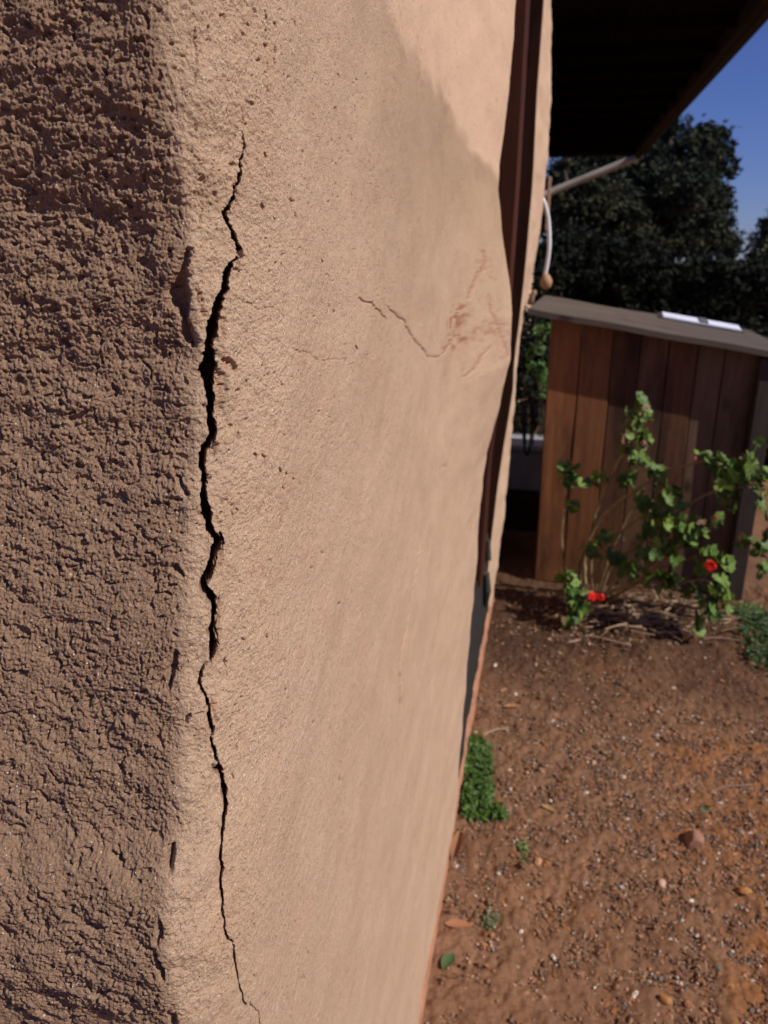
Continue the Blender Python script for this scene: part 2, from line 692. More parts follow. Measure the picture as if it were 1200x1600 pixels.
def carve(pts, depth, k=1.0, edge=0.0004, jit=0.0006, raw=0.6, pixw=0.000333, jf=260, seed=50, lip=0.0, slant=False):
    """pts: (photo x, photo y, width in photo pixels).  Carves a groove with broken edges into D."""
    global D, RAW, DC
    P = [mark(p[0], p[1]) for p in pts]
    W = [p[2] * pixw / 2 for p in pts]
    a = np.array(P)
    pad = max(W) * 1.0 * max(k, 1) + 0.008 * max(k, 1)
    c0, c1 = np.searchsorted(cols, a[:, 0].min() - pad), np.searchsorted(cols, a[:, 0].max() + pad)
    r0, r1 = np.searchsorted(rows, a[:, 1].min() - 0.02), np.searchsorted(rows, a[:, 1].max() + 0.02)
    s_, z_ = Sg[r0:r1, c0:c1], Zg[r0:r1, c0:c1]
    if s_.size == 0:
        return
    kk = max(1.0, k * 0.6)
    js, jz = s_.copy(), z_.copy()
    for q, (ff, am) in enumerate(((0.3, 1.5), (0.8, 0.9), (1.9, 0.6), (3.6, 0.42))):
        f = jf * ff
        js += kk * jit * am * perlin(s_ * f / k, z_ * f, seed + q)
        jz += jit * am * perlin(s_ * f / k, z_ * f, seed + q + 9)
    best = np.full(s_.shape, 1e9)
    wl_ = np.zeros(s_.shape)
    for i in range(len(P) - 1):
        ax, az_ = P[i][0] / k, P[i][1]
        bx, bz = P[i + 1][0] / k, P[i + 1][1]
        ux, uz = bx - ax, bz - az_
        L = ux * ux + uz * uz + 1e-12
        t = np.clip(((js / k - ax) * ux + (jz - az_) * uz) / L, 0, 1)
        d = np.hypot(js / k - ax - t * ux, jz - az_ - t * uz)
        wd = W[i] * (1 - t) + W[i + 1] * t
        wl_ = np.where(d - wd < best, wd, wl_)
        best = np.minimum(best, d - wd)
    if slant:
        best += wl_ * 0.45 * perlin(s_ * 20, z_ * 75, seed + 7) + wl_ * 0.4 * perlin(s_ * 40, z_ * 230, seed + 8)
    g = 1 - sstep(-edge, edge, best)
    dd = depth * g * (0.75 + 0.25 * np.clip(-best / (np.mean(W) + 1e-6), 0, 1))
    if slant:
        dd *= np.clip(wl_ / 0.0016, 0.12, 1) * (0.85 + 0.3 * perlin(s_ * 200, z_ * 60, seed + 5))
        DC[r0:r1, c0:c1] = np.maximum(DC[r0:r1, c0:c1], dd)
        raw = 0.0
    else:
        D[r0:r1, c0:c1] -= dd
    if lip:
        D[r0:r1, c0:c1] += lip * np.exp(-(np.clip(best, 0, None) / 0.003) ** 2) * (1 - g)
    RAW[r0:r1, c0:c1] = np.maximum(RAW[r0:r1, c0:c1], raw * g)


crack = [(377, 203, 2), (380, 225, 4), (376, 255, 5), (372, 275, 6), (366, 300, 6), (358, 320, 6), (352, 332, 8), (356, 350, 9),
         (364, 368, 10), (372, 385, 11), (373, 398, 12), (362, 408, 12), (356, 425, 14), (349, 450, 17), (338, 475, 19),
         (330, 500, 20), (327, 525, 21), (323, 555, 23), (322, 580, 26), (324, 600, 23), (324, 630, 20), (326, 660, 17),
         (324, 690, 16), (318, 705, 14), (316, 725, 12), (318, 760, 14), (320, 785, 15), (322, 805, 17), (329, 830, 17),
         (334, 845, 14)]
crack2 = [(334, 845, 14), (330, 870, 20), (324, 895, 24), (317, 915, 16), (326, 935, 18), (333, 960, 20), (328, 985, 20), (330, 1010, 18),
          (328, 1030, 14), (320, 1045, 8), (314, 1068, 8), (320, 1095, 8), (324, 1130, 8), (330, 1160, 8), (336, 1190, 8)]
crack3 = [(343, 1201, 8), (347, 1215, 10), (350, 1260, 10), (348, 1300, 8), (346, 1340, 7), (350, 1360, 7), (349, 1410, 5), (350, 1440, 5),
          (352, 1468, 5), (362, 1475, 5), (368, 1520, 4), (374, 1550, 4), (382, 1574, 5), (389, 1568, 4)]
carve(crack, 0.030, k=1.5, edge=0.0003, jit=0.00105, slant=True, lip=0.0011, pixw=0.000185)
carve(crack2, 0.028, k=1.5, edge=0.0003, jit=0.00105, slant=True, lip=0.0009, seed=60, pixw=0.000185)
carve(crack3, 0.014, k=1.5, edge=0.0003, jit=0.0005, slant=True, seed=64, pixw=0.00029)
carve([(336, 1188, 4), (342, 1196, 5), (346, 1205, 5)], 0.006, seed=65, slant=True)
carve([(341, 835, 6), (346, 850, 9), (342, 866, 9), (336, 882, 10)], 0.012, seed=66, jit=0.0006, slant=True)
carve([(338, 965, 5), (340, 990, 6), (338, 1005, 5)], 0.008, seed=67, slant=True)
carve([(380, 1570, 4), (388, 1572, 4), (397, 1578, 4), (405, 1586, 4), (406, 1606, 4)], 0.006, seed=68, slant=True)
# chipped lips beside the fissure
for i, (pts_, dp) in enumerate([([(345, 560, 10), (356, 572, 14), (366, 577, 7)], .0035), ([(372, 392, 8), (377, 402, 10)], .003), ([(338, 585, 12), (340, 612, 14), (336, 640, 10)], .0028),
                                ([(368, 420, 5), (378, 424, 4)], .002), ([(332, 690, 6), (334, 710, 7)], .002), ([(305, 798, 7), (314, 806, 6)], .0025), ([(346, 856, 8), (344, 880, 10)], .003),
                                ([(341, 940, 7), (342, 965, 9), (340, 1000, 8)], .003), ([(343, 1022, 12), (340, 1032, 12)], .004), ([(334, 1196, 8), (338, 1206, 7)], .003),
                                ([(366, 290, 4), (369, 318, 6)], .0018), ([(345, 500, 8), (343, 530, 8)], .002), ([(310, 455, 5), (315, 490, 6)], .0018), ([(330, 1090, 4), (334, 1130, 5)], .0015)]):
    carve(pts_, dp, k=1.4, edge=0.0007, jit=0.0011, raw=0.35, seed=200 + i * 3, pixw=0.00034)
# gouges by the arris
carve([(292, 395, 10), (283, 430, 22), (276, 455, 34), (284, 480, 22), (290, 500, 8), (292, 520, 16), (300, 535, 18)], 0.008, edge=0.0016, jit=0.0012, raw=0.1, seed=70)
carve([(268, 1325, 8), (266, 1348, 15), (264, 1366, 10)], 0.008, edge=0.0010, raw=0.1, seed=71)
carve([(240, 1495, 6), (250, 1515, 12), (253, 1530, 7)], 0.007, edge=0.0010, raw=0.1, seed=72)
carve([(248, 1440, 5), (250, 1465, 10), (246, 1475, 6)], 0.005, edge=0.001, raw=0.1, seed=73)
carve([(296, 1115, 4), (293, 1130, 6)], 0.005, raw=0.1, seed=74)
carve([(272, 1020, 8), (268, 1050, 14), (262, 1075, 8)], 0.005, edge=0.0012, raw=0, seed=75)
carve([(278, 745, 8), (290, 770, 10)], 0.004, edge=0.001, raw=0, seed=76)
carve([(272, 890, 14), (285, 900, 6)], 0.005, edge=0.001, raw=0, seed=77)
carve([(175, 1335, 8), (190, 1350, 8)], 0.004, edge=0.001, raw=0, seed=78)
carve([(270, 1590, 12), (272, 1605, 14)], 0.006, edge=0.001, raw=0, seed=79)
# hairlines and nicks near the crack
hair = [[(377, 206, 2.4), (379, 190, 2), (376, 172, 2)], [(376, 208, 2), (362, 192, 2), (352, 168, 1.6)], [(415, 45, 2), (417, 90, 2), (416, 130, 2), (420, 183, 2)], [(307, 45, 2), (309, 90, 1.6), (304, 130, 1.6)],
        [(367, 465, 1.6), (385, 472, 2), (400, 480, 2), (418, 480, 1.6), (432, 486, 2), (445, 495, 1.6)],
        [(430, 485, 1.6), (436, 468, 2), (440, 460, 1.6)], [(476, 480, 1.5), (480, 505, 1.6), (474, 520, 1.4)],
        [(330, 260, 2), (322, 285, 1.6)], [(372, 650, 1.6), (390, 640, 1.6)],
        [(455, 545, 2), (485, 555, 2), (500, 566, 2), (540, 560, 1.6)], [(320, 325, 2), (314, 350, 1.5)],
        [(405, 1075, 1.5), (400, 1110, 1.5)], [(560, 840, 1.5), (572, 850, 1.5), (571, 880, 1.5)]]
for i, hl in enumerate(hair):
    carve(hl, 0.0016, k=1.6, pixw=0.00022, edge=0.00035, jit=0.0011, raw=0.4, seed=80 + i)
for i, (x, y, wx) in enumerate([(395, 713, 5), (408, 716, 5), (436, 738, 6), (447, 742, 4), (460, 752, 4), (444, 764, 4), (363, 808, 7), (372, 797, 4),
                                (418, 998, 6), (354, 1038, 6), (381, 1000, 4), (553, 547, 6), (445, 1080, 5), (488, 890, 4), (365, 1218, 5),
                                (475, 1530, 6), (414, 245, 5), (410, 325, 7), (505, 410, 5), (532, 1220, 5), (694, 730, 4), (530, 945, 3), (480, 1490, 2),
                                (430, 345, 5), (505, 865, 3), (446, 1125, 3), (340, 1210, 4), (490, 1130, 3), (398, 1525, 3)]):
    yy = 0.37 + max(mark(x, y)[0], 0)
    carve([(x - 2, y - wx, wx * .5), (x + 1, y, wx), (x, y + wx, wx * .4)], 0.0035, k=max(1, yy / 0.45), pixw=0.00033 * yy / 0.42, raw=0.5, seed=100 + i)
# marks further along the long face, wide along the wall because it is seen so obliquely
far = [([(610, 478, 3), (640, 515, 4), (652, 535, 5), (668, 555, 5), (677, 560, 4), (690, 553, 4), (701, 538, 5)], 4.0),
       ([(757, 392, 5), (758, 412, 7), (748, 430, 6), (737, 447, 6), (728, 468, 5)], 6.0),
       ([(762, 462, 4), (768, 485, 6), (778, 512, 6), (788, 535, 6), (794, 558, 5)], 6.0),
       ([(764, 545, 6), (752, 560, 6), (742, 578, 5), (726, 588, 4)], 6.0),
       ([(655, 850, 5), (650, 890, 5), (643, 930, 5), (636, 985, 5), (626, 1040, 5), (626, 1105, 5)], 4.0),
       ([(560, 465, 3), (585, 480, 3), (605, 500, 3)], 2.5)]
for i, (p, k) in enumerate(far):
    sm, _ = mark(*p[len(p) // 2][:2])
    dist = 0.37 + sm
    big = p[0][2] >= 5 or p[1][2] > 8
    carve(p, 0.0032, k=min(k, 4), edge=0.0007 * dist / 0.5, jit=0.0012 * dist / 0.6, jf=120, pixw=0.00083 * dist * 0.55, raw=0.6, seed=140 + i * 3)

# crumbled spots with bare reddish earth showing
for (x, y, rx, rz, amp) in [(713, 500, 0.10, 0.04, 1.0), (716, 528, 0.13, 0.03, 1.0), (762, 512, 0.2, 0.045, .5), (757, 420, .10, .03, .35), (700, 175, 0.09, 0.05, .3), (655, 105, 0.06, 0.045, .25), (690, 215, .05, .03, .25), (625, 60, .04, .05, .2), (612, 130, .05, .03, .2), (412, 325, 0.006, 0.006, .5),
                            (505, 560, 0.05, 0.03, .2), (600, 490, .07, .04, .2), (790, 545, .1, .05, .4), (335, 990, .006, .02, .5)]:
    s_, z_ = mark(x, y)
    rr = np.hypot((Sg - s_) / rx, (Zg - z_) / rz) + 0.7 * perlin(Sg * 1.8 / rx, Zg * 1.8 / rz, 33)
    crumb = (1 - sstep(0.2, 1.0, rr)) * sstep(0.0, 0.45, perlin(Sg * 2.6 / rx, Zg * 4 / rz, 34) + 0.8 * perlin(Sg * 5.0 / rx, Zg * 9 / rz, 35) + 0.25 * (0.6 - rr))
    RAW = np.maximum(RAW, amp * crumb)
    D -= 0.0009 * crumb * amp

# paler, slightly raised area high up by the door, darker below its edge
bl = [mark(*p) for p in [(598, 0), (612, 30), (640, 80), (668, 120), (700, 175), (722, 215), (745, 245), (779, 285)]]
bs = np.array([b[0] for b in bl])
bz = np.array([b[1] for b in bl])
edge_z = np.interp(Sg, bs, bz, left=3, right=bz[-1])
PATCH = sstep(-0.014, 0.014, Zg - edge_z + 0.012 * perlin(Sg * 12, Zg * 30, 36)) * sstep(bs[0] - 0.05, bs[0] + 0.05, Sg)
D += 0.0012 * PATCH
edge_l = np.interp(Sg, np.concatenate([[bs[0] - 0.5], bs]), np.concatenate([[bz[0] + 0.9], bz]))
DARK_BAND = 0.9 * np.clip(sstep(-0.45, -0.02, Zg - edge_l) * (1 - PATCH) * sstep(0.06, 0.55, Sg) * (0.75 + 0.5 * perlin(Sg * 4, Zg * 6, 38)), 0, 1)
END_SHADE = 0.85 * endm  # end face's shade put into its colour, darker than the sunlit plaster
GRIT = np.clip(endm + rough * 0.8, 0.1, 1)
# bulged lip right of the crack
for (x, y, rs_, rz, a) in [(352, 560, 0.010, 0.03, 0.0035), (345, 470, 0.006, 0.02, -0.001), (303, 480, 0.005, 0.05, 0.002), (352, 640, 0.01, 0.03, 0.002),
                           (420, 600, 0.03, 0.08, 0.002)]:
    s_, z_ = mark(x, y)
    D += a * np.exp(-((Sg - s_) / rs_) ** 2 - ((Zg - z_) / rz) ** 2)

fadeE = sstep(0.0, 0.02, SEND + 0.02 - Sg) * 0.8 + 0.2
D *= fadeE
nx, ny = np.sin(H)[None, :], -np.cos(H)[None, :]
DS = np.clip(DC, 0, 1)
VX, VY = X + nx * D - 0.42 * DS, Y + ny * D + 0.90 * DS
V = np.stack([VX.ravel(), VY.ravel(), Z.ravel()], 1)
idx = np.arange(nr * nc).reshape(nr, nc)
Q = np.stack([idx[:-1, :-1].ravel(), idx[:-1, 1:].ravel(), idx[1:, 1:].ravel(), idx[1:, :-1].ravel()], 1)
# solid earth core behind the skin
core = np.array([(x, y, z) for z in (0.0, 2.985) for y in (0.45, YEND - 0.05) for x in (-2.3, -0.30)])
cq = np.array([(0, 2, 3, 1), (4, 5, 7, 6), (0, 1, 5, 4), (2, 6, 7, 3), (0, 4, 6, 2), (1, 3, 7, 5)]) + len(V)
zc = np.zeros(8)
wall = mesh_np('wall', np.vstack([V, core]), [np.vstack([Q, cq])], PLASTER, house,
               attrs={'raw': np.concatenate([RAW.ravel(), zc]), 'fissure': np.concatenate([sstep(0.0015, 0.006, DC).ravel(), zc]), 'patch': np.concatenate([PATCH.ravel(), zc]), 'dark_band': np.concatenate([DARK_BAND.ravel(), zc]),
                      'end_shade': np.concatenate([END_SHADE.ravel(), zc]), 'grit': np.concatenate([GRIT.ravel(), zc + .4])}, smooth=True)
wall['label'] = 'near wall with rough shaded end and a jagged crack beside its rounded corner'
del V, Q, VX, VY, X, Y, Sg, D

# ------------------------------------------------------------------ pier beyond the doorway and the rest of the long face
pr = [(863, -200), (862, 0), (861, 120), (858, 240), (850, 300), (838, 400), (822, 470), (812, 520), (806, 600), (797, 700), (789, 800), (776, 890), (765, 965)]
pp = [atY(x, y, 3.12) for x, y in pr]
ppz = np.array([p.z for p in pp])[::-1]
ppx = np.array([p.x for p in pp])[::-1]
pl_ = [(849, 0), (838, 150), (832, 280), (820, 420), (811, 500), (803, 560), (801, 610), (786, 700), (777, 760), (765, 860), (752, 990)]
pq = [atY(x, y, 2.86) for x, y in pl_]
pqz = np.array([p.z for p in pq])[::-1]
pqx = np.array([p.x for p in pq])[::-1]
zz = np.concatenate([np.arange(0, 2.4, 0.012), np.arange(2.4, 3.0, 0.05)])
ring = []
xr = np.interp(zz, ppz, ppx)
xl = np.interp(zz, pqz, pqx)
pts = [(-0.42, 2.86, 0, 0), (-0.25, 2.86, 1, -0.12), (0, 2.862, 1, -0.02), (0, 2.87, 1, -0.004)]
us = np.linspace(0, 1, 14)
VV = []
for z, a, b in zip(zz, xl, xr):
    row = [(-0.42, 2.86), (a - 0.10, 2.86), (a - 0.015, 2.862), (a - 0.003, 2.87)]
    row += [(a + (b - a) * u, 2.885 + 0.235 * u) for u in us]
    row += [(b - 0.012, 3.15), (b - 0.05, 3.17), (-0.22, 3.2), (-0.24, 4.0), (-0.24, 8.0), (-0.24, 11.6)]
    VV.append(row)
A = np.array(VV)
npz, npc = A.shape[:2]
zz2 = np.repeat(zz[:, None], npc, 1)
dd = 0.006 * perlin(A[..., 1] * 9, zz2 * 9, 3) + 0.003 * perlin(A[..., 1] * 30, zz2 * 25, 4)
V = np.stack([(A[..., 0] + dd).ravel(), (A[..., 1] - 0.3 * dd).ravel(), zz2.ravel()], 1)
idx = np.arange(npz * npc).reshape(npz, npc)
Q = np.stack([idx[:-1, :-1].ravel(), idx[:-1, 1:].ravel(), idx[1:, 1:].ravel(), idx[1:, :-1].ravel()], 1)
core = np.array([(x, y, z) for z in (0.0, 2.95) for y in (2.92, 11.6) for x in (-2.3, -0.30)])
cq = np.array([(0, 2, 3, 1), (4, 5, 7, 6), (0, 1, 5, 4), (2, 6, 7, 3), (0, 4, 6, 2), (1, 3, 7, 5)]) + len(V)
zr = np.zeros(len(V) + 8)
pier = mesh_np('wall', np.vstack([V, core]), [np.vstack([Q, cq])], PLASTER, house, attrs={'raw': zr, 'fissure': zr, 'patch': zr + .25, 'dark_band': zr, 'end_shade': zr, 'grit': zr + .3}, smooth=True)
pier['label'] = 'wavy tan wall beyond the brown doorway'

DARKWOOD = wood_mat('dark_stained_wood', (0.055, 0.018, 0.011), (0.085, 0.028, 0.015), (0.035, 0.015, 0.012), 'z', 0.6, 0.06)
SHADE_WOOD = wood_mat('shaded_dark_wood', (0.03, 0.012, 0.008), (0.045, 0.018, 0.011), (0.02, 0.009, 0.007), 'z', 0.8, 0.03)  # darker copy of the door wood, recess shade put into its colour

# door: leaning jamb post, door leaf, threshold
jz = np.array([0.0, 0.25, 0.55, 0.85, 1.1, 1.4, 1.7, 2.0, 2.3, 2.9])
jx = np.array([-0.17, -0.166, -0.158, -0.152, -0.132, -0.112, -0.106, -0.104, -0.103, -0.10])


def leaning(name, y0, y1, dx0, dx1, mt, parent, z0=0.0, z1=2.9, bev=0.006):
    zs = np.linspace(z0, z1, 40)
    m = MB()
    vs, qs = [], []
    for z in zs:
        x = float(np.interp(z, jz, jx))
        for (a, b) in [(x + dx0, y0), (x + dx1 - bev, y0), (x + dx1, y0 + bev), (x + dx1, y1 - bev), (x + dx1 - bev, y1), (x + dx0, y1)]:
            vs.append((a, b, z))
    for i in range(len(zs) - 1):
        for k in range(6):
            k2 = (k + 1) % 6
            qs.append((i * 6 + k, i * 6 + k2, i * 6 + 6 + k2, i * 6 + 6 + k))
    m.add(vs, qs)
    n = (len(zs) - 1) * 6
    m.q += [(5, 2, 1, 0), (5, 4, 3, 2), (n, n + 1, n + 2, n + 5), (n + 2, n + 3, n + 4, n + 5)]
    return m.build(name, mt, parent)


frame = leaning('door_frame', 2.38, 2.50, -0.10, 0.0, DARKWOOD, house, z0=0.45)
jz0, jx0 = jz, jx
jz, jx = np.concatenate([pqz]), np.concatenate([pqx])
leaning('door_jamb', 2.79, 2.856, -0.25, 0.002, SHADE_WOOD, house, bev=0.002)
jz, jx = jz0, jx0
leaning('door_stop', 2.545, 2.60, -0.16, -0.07, SHADE_WOOD, frame)
leaning('door_leaf', 1.9, 2.84, -0.29, -0.22, SHADE_WOOD, house)
MEMB = mat('black_membrane', (0.012, 0.010, 0.009), 0.9, (0.022, 0.018, 0.016), 20, bump=0.004, bscale=30)
m = MB()
zs = []
for i in range(40):
    y = 1.70 + i * 0.036
    wv = 0.006 * math.sin(i * 0.9) + 0.004 * math.sin(i * 2.3)
    top = 0.46 + 0.03 * math.sin(i * .35) + (0.06 if i > 26 else 0)
    zs.append([(-0.20, y, 0), (-0.171 + wv * .2, y, 0.0), (-0.170 + wv * .3, y, 0.06), (-0.171 + wv * .4, y, top), (-0.21, y, top + 0.01)])
vs = [p for r in zs for p in r]
m.add(vs, [(i * 5 + k, i * 5 + k + 1, i * 5 + k + 6, i * 5 + k + 5) for i in range(39) for k in range(4)])
m.build('damp_proof_strip', MEMB, house, smooth=True)
CURB = mat('terracotta_curb', (0.44, 0.205, 0.115), 0.9, (0.24, 0.115, 0.065), 16, bump=0.004, bscale=90)
m = MB()
ys = np.arange(0.55, 3.3, 0.03)
vs = []
for i, y in enumerate(ys):
    j = 0.004 * float(perlin(np.array([y * 14]), np.array([0.3]), 3)[0]) + 0.0025 * float(perlin(np.array([y * 50]), np.array([0.3]), 5)[0])
    h = 0.035 + 0.035 * float(sstep(1.9, 2.2, y)) + 0.006 * float(perlin(np.array([y * 8]), np.array([1.3]), 3)[0])
    vs += [(-0.19, y, h + .004), (-0.170 + j * .5, y, h + 0.002), (-0.163 + j * .6, y, h - 0.006), (-0.160 + j * .6, y, -0.02)]
m.add(vs, [(i * 4 + k, i * 4 + k + 1, i * 4 + k + 5, i * 4 + k + 4) for i in range(len(ys) - 1) for k in range(3)])
m.build('footing_edge', CURB, house, smooth=True)
# weathered lump of mortar and pipe stub low in the doorway
m = MB()
m.tube([(-0.16, 2.62, 0.40), (-0.155, 2.63, 0.33), (-0.16, 2.66, 0.25)], [0.012, 0.016, 0.009], 9)
m.tube([(-0.165, 2.70, 0.50), (-0.16, 2.70, 0.42)], [0.010, 0.012], 9)
m.build('hinge_block', mat('olive_grey_iron', (0.07, 0.065, 0.05), 0.7, (0.03, 0.03, 0.028), 30, bump=0.003, bscale=60), house)

# ------------------------------------------------------------------ roofs, gutter, downspout
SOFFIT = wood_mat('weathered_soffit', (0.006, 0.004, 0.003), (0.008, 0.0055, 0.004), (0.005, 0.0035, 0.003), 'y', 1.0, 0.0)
ROOFM = mat('roof_felt', (0.09, 0.075, 0.065), 0.95, (0.06, 0.05, 0.045), 12, bump=0.003, bscale=80)
EZ = 2.80
m = MB()
m.box((-2.5, 0.25, 2.99), (-0.14, 4.86, 3.10))
m.box((-2.5, 4.9, 2.99), (1.04, 11.72, 3.05), M=None)
roof = m.build('roof', ROOFM, house)
m = MB()
for i in range(9):
    x0 = -0.24 + i * 0.142
    m.box((x0, 4.92, EZ + 0.07), (x0 + 0.136, 11.70, EZ + 0.095))
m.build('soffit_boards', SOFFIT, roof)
for i in range(12):
    m = MB()
    y = 5.0 + i * 0.6
    m.box((-0.24, y, EZ + 0.002), (0.99, y + 0.05, EZ + 0.067), 0.003)
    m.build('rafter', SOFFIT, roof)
FASC = wood_mat('fascia_brown', (0.022, 0.015, 0.011), (0.03, 0.02, 0.015), (0.016, 0.011, 0.008), 'y', 0.9, 0.05)
m = MB()
m.box((1.0, 4.9, EZ - 0.03), (1.04, 11.72, EZ + 0.18), 0.004)
m.box((-0.24, 11.73, EZ - 0.02), (1.04, 11.77, EZ + 0.18), 0.004)
m.build('fascia', FASC, roof)
GUT = mat('gutter_brown', (0.03, 0.022, 0.017), 0.8, (0.022, 0.016, 0.013), 10, spec=0.05)
m = MB()
vs = []
for y in (4.9, 12.2):
    vs += [(1.045, y, EZ + 0.10), (1.045, y, EZ - 0.0), (1.065, y, EZ - 0.03), (1.115, y, EZ - 0.03), (1.14, y, EZ + 0.0), (1.15, y, EZ + 0.10)]
m.add(vs, [(k, k + 1, k + 7, k + 6) for k in range(5)])
gut = m.build('gutter', GUT, roof)
m = MB()
e0 = atY(1003, 226, 11.8)
pth = smooth_path([atY(1001, 222, 12.15), atY(1002, 238, 12.15), atY(994, 247, 12.15), atY(975, 254, 12.15), atY(930, 272, 12.15), atY(868, 297, 12.15), atY(840, 309, 12.1)], 5)
m.tube(pth, 0.05, 12)
m.build('downspout', mat('pale_downspout', (0.36, 0.33, 0.30), 0.6, (0.26, 0.23, 0.20), 4, spec=0.5), house, smooth=True)

# white hose hooked on the wall
m = MB()
m.tube(smooth_path([atY(x, y, 3.22) for x, y in [(846, 308), (851, 318), (856, 338), (858, 362), (858, 388), (855, 412), (851, 432)]], 6), 0.0078, 10)
hz = empty('hose', atY(853, 430, 3.22), 'white bent hose with tan wooden plug hanging on the wall above the shed roof', 'hose')
m.build('tube', mat('white_plastic', (0.72, 0.72, 0.72), 0.4, (0.6, 0.6, 0.6), 10), hz, smooth=True)
m = MB()
m.tube([atY(853, 428, 3.22), atY(853, 433, 3.22), atY(854, 440, 3.22), atY(853, 448, 3.22), atY(852, 452, 3.22)], [0.010, 0.018, 0.023, 0.019, 0.008], 12)
m.build('plug', mat('tan_wood', (0.42, 0.25, 0.13), 0.7, (0.3, 0.17, 0.09), 30), hz, smooth=True)
m = MB()
m.box(tuple(atY(856, 360, 3.6) - Vector((0.012, 0.01, 0))), tuple(atY(862, 276, 3.6) + Vector((0, 0.01, 0))), 0.003)
tag(m.build('wooden_stake', mat('pale_stake', (0.42, 0.27, 0.19), 0.8, (0.3, 0.2, 0.14), 20), smooth=False), 'thin pale wooden stake standing up behind the white hose', 'stake')
m = MB()
c = atY(831, 462, 3.3)
m.tube([c + Vector((-.012, 0, -0.035)), c + Vector((-0.002, 0, -.02)), c + Vector((.002, 0, 0)), c + Vector((.010, 0, 0.014)), c + Vector((.014, 0, 0.022))], [.008, .014, .011, .012, .004], 7)
tag(m.build('mortar_lump', mat('tan_mortar', (0.33, 0.22, 0.14), 0.95, (0.2, 0.13, 0.08), 60, bump=0.003, bscale=100), smooth=True),
    'tan mortar lumps filling the joint between wall and shed roof', 'mortar')

# ================================================================== SHED
SY = 3.54
shed = empty('garden_shed', (0.5, 3.9, 0), 'low wooden shed with stained vertical planks and a dark flat sloping roof', 'shed')


def rz(x, y):     # underside of the shed roof
    return 1.262 - 0.158 * (x + 0.085) + 0.03 * (y - 3.46)


plank_cols = [((0.15, 0.056, 0.022), (0.25, 0.105, 0.042), (0.06, 0.022, 0.011)),
              ((0.12, 0.046, 0.018), (0.20, 0.083, 0.034), (0.05, 0.019, 0.010)),
              ((0.075, 0.031, 0.015), (0.13, 0.056, 0.026), (0.025, 0.011, 0.007)),
              ((0.095, 0.046, 0.025), (0.15, 0.075, 0.040), (0.035, 0.017, 0.011)),
              ((0.095, 0.054, 0.033), (0.16, 0.094, 0.058), (0.045, 0.025, 0.016))]
PM = [wood_mat('plank_stain', *c, 'z', 0.7) for c in plank_cols]
xs = [0.018, 0.150, 0.285, 0.405, 0.520, 0.640, 0.750, 0.883]
pick = [0, 1, 2, 3, 2, 4, 4]
for i in range(7):
    m = MB()
    x0, x1 = xs[i] + 0.002, xs[i + 1] - 0.002
    yo = random.uniform(-0.002, 0.002)
    import bmesh
    nz = 14
    vs = []
    for k in range(nz):
        t = k / (nz - 1)
        for (x, y) in [(x0, SY + yo + .003), (x0 + 0.003, SY + yo), (x1 - 0.003, SY + yo), (x1, SY + yo + .003), (x1, SY + 0.02), (x0, SY + 0.02)]:
            top = rz(x, y) - 0.001
            vs.append((x + 0.0015 * math.sin(t * 9 + i), y + 0.002 * math.sin(t * 5 + i * 2), 0.0 + t * top))
    qs = [(k * 6 + a, k * 6 + (a + 1) % 6, k * 6 + 6 + (a + 1) % 6, k * 6 + 6 + a) for k in range(nz - 1) for a in range(6)]
    m.add(vs, qs)
    m.build('plank', PM[pick[i]], shed)
POSTM = wood_mat('grey_post', (0.04, 0.029, 0.024), (0.06, 0.044, 0.037), (0.03, 0.022, 0.019), 'z', 0.8)
m = MB()
m.box((0.882, 3.485, 0.0), (0.955, 3.56, 1.095), 0.004)
m.build('post', POSTM, shed)
m = MB()
m.box((0.895, 4.15, 0.0), (0.955, 4.21, 1.11), 0.004)
m.build('post', POSTM, shed)
m = MB()
m.box((0.018, SY + .022, 0.0), (0.05, 4.2, 1.22), 0)
m.box((0.05, SY + .023, 0.0), (0.88, SY + .033, 1.11), 0)
m.box((0.05, 4.18, 0.0), (0.89, 4.2, 1.12), 0)
m.build('side_boards', PM[2], shed)
# roof slab, sloping down away from the house
SR = wood_mat('shed_roof_felt', (0.085, 0.066, 0.052), (0.115, 0.088, 0.068), (0.07, 0.055, 0.045), 'x', 0.85)
m = MB()
NX, NY = 14, 8
vs = []
for t in (0, 1):
    for j in range(NY):
        for i in range(NX):
            x = -0.085 + (1.02 + 0.085) * i / (NX - 1)
            y = 3.46 + 0.86 * j / (NY - 1)
            xx = max(x, -0.085 + 0.06 * j / (NY - 1))
            vs.append((xx, y, rz(xx, y) + t * 0.024 + 0.0018 * math.sin(x * 14 + y * 3)))
g = lambda t, i, j: t * NX * NY + j * NX + i
qs = []
for j in range(NY - 1):
    for i in range(NX - 1):
        qs.append((g(1, i, j), g(1, i + 1, j), g(1, i + 1, j + 1), g(1, i, j + 1)))
        qs.append((g(0, i, j), g(0, i, j + 1), g(0, i + 1, j + 1), g(0, i + 1, j)))
for i in range(NX - 1):
    qs.append((g(0, i, 0), g(0, i + 1, 0), g(1, i + 1, 0), g(1, i, 0)))
    qs.append((g(0, i + 1, NY - 1), g(0, i, NY - 1), g(1, i, NY - 1), g(1, i + 1, NY - 1)))
for j in range(NY - 1):
    qs.append((g(0, 0, j + 1), g(0, 0, j), g(1, 0, j), g(1, 0, j + 1)))
    qs.append((g(0, NX - 1, j), g(0, NX - 1, j + 1), g(1, NX - 1, j + 1), g(1, NX - 1, j)))
m.add(vs, qs)
m.build('roof', SR, shed)

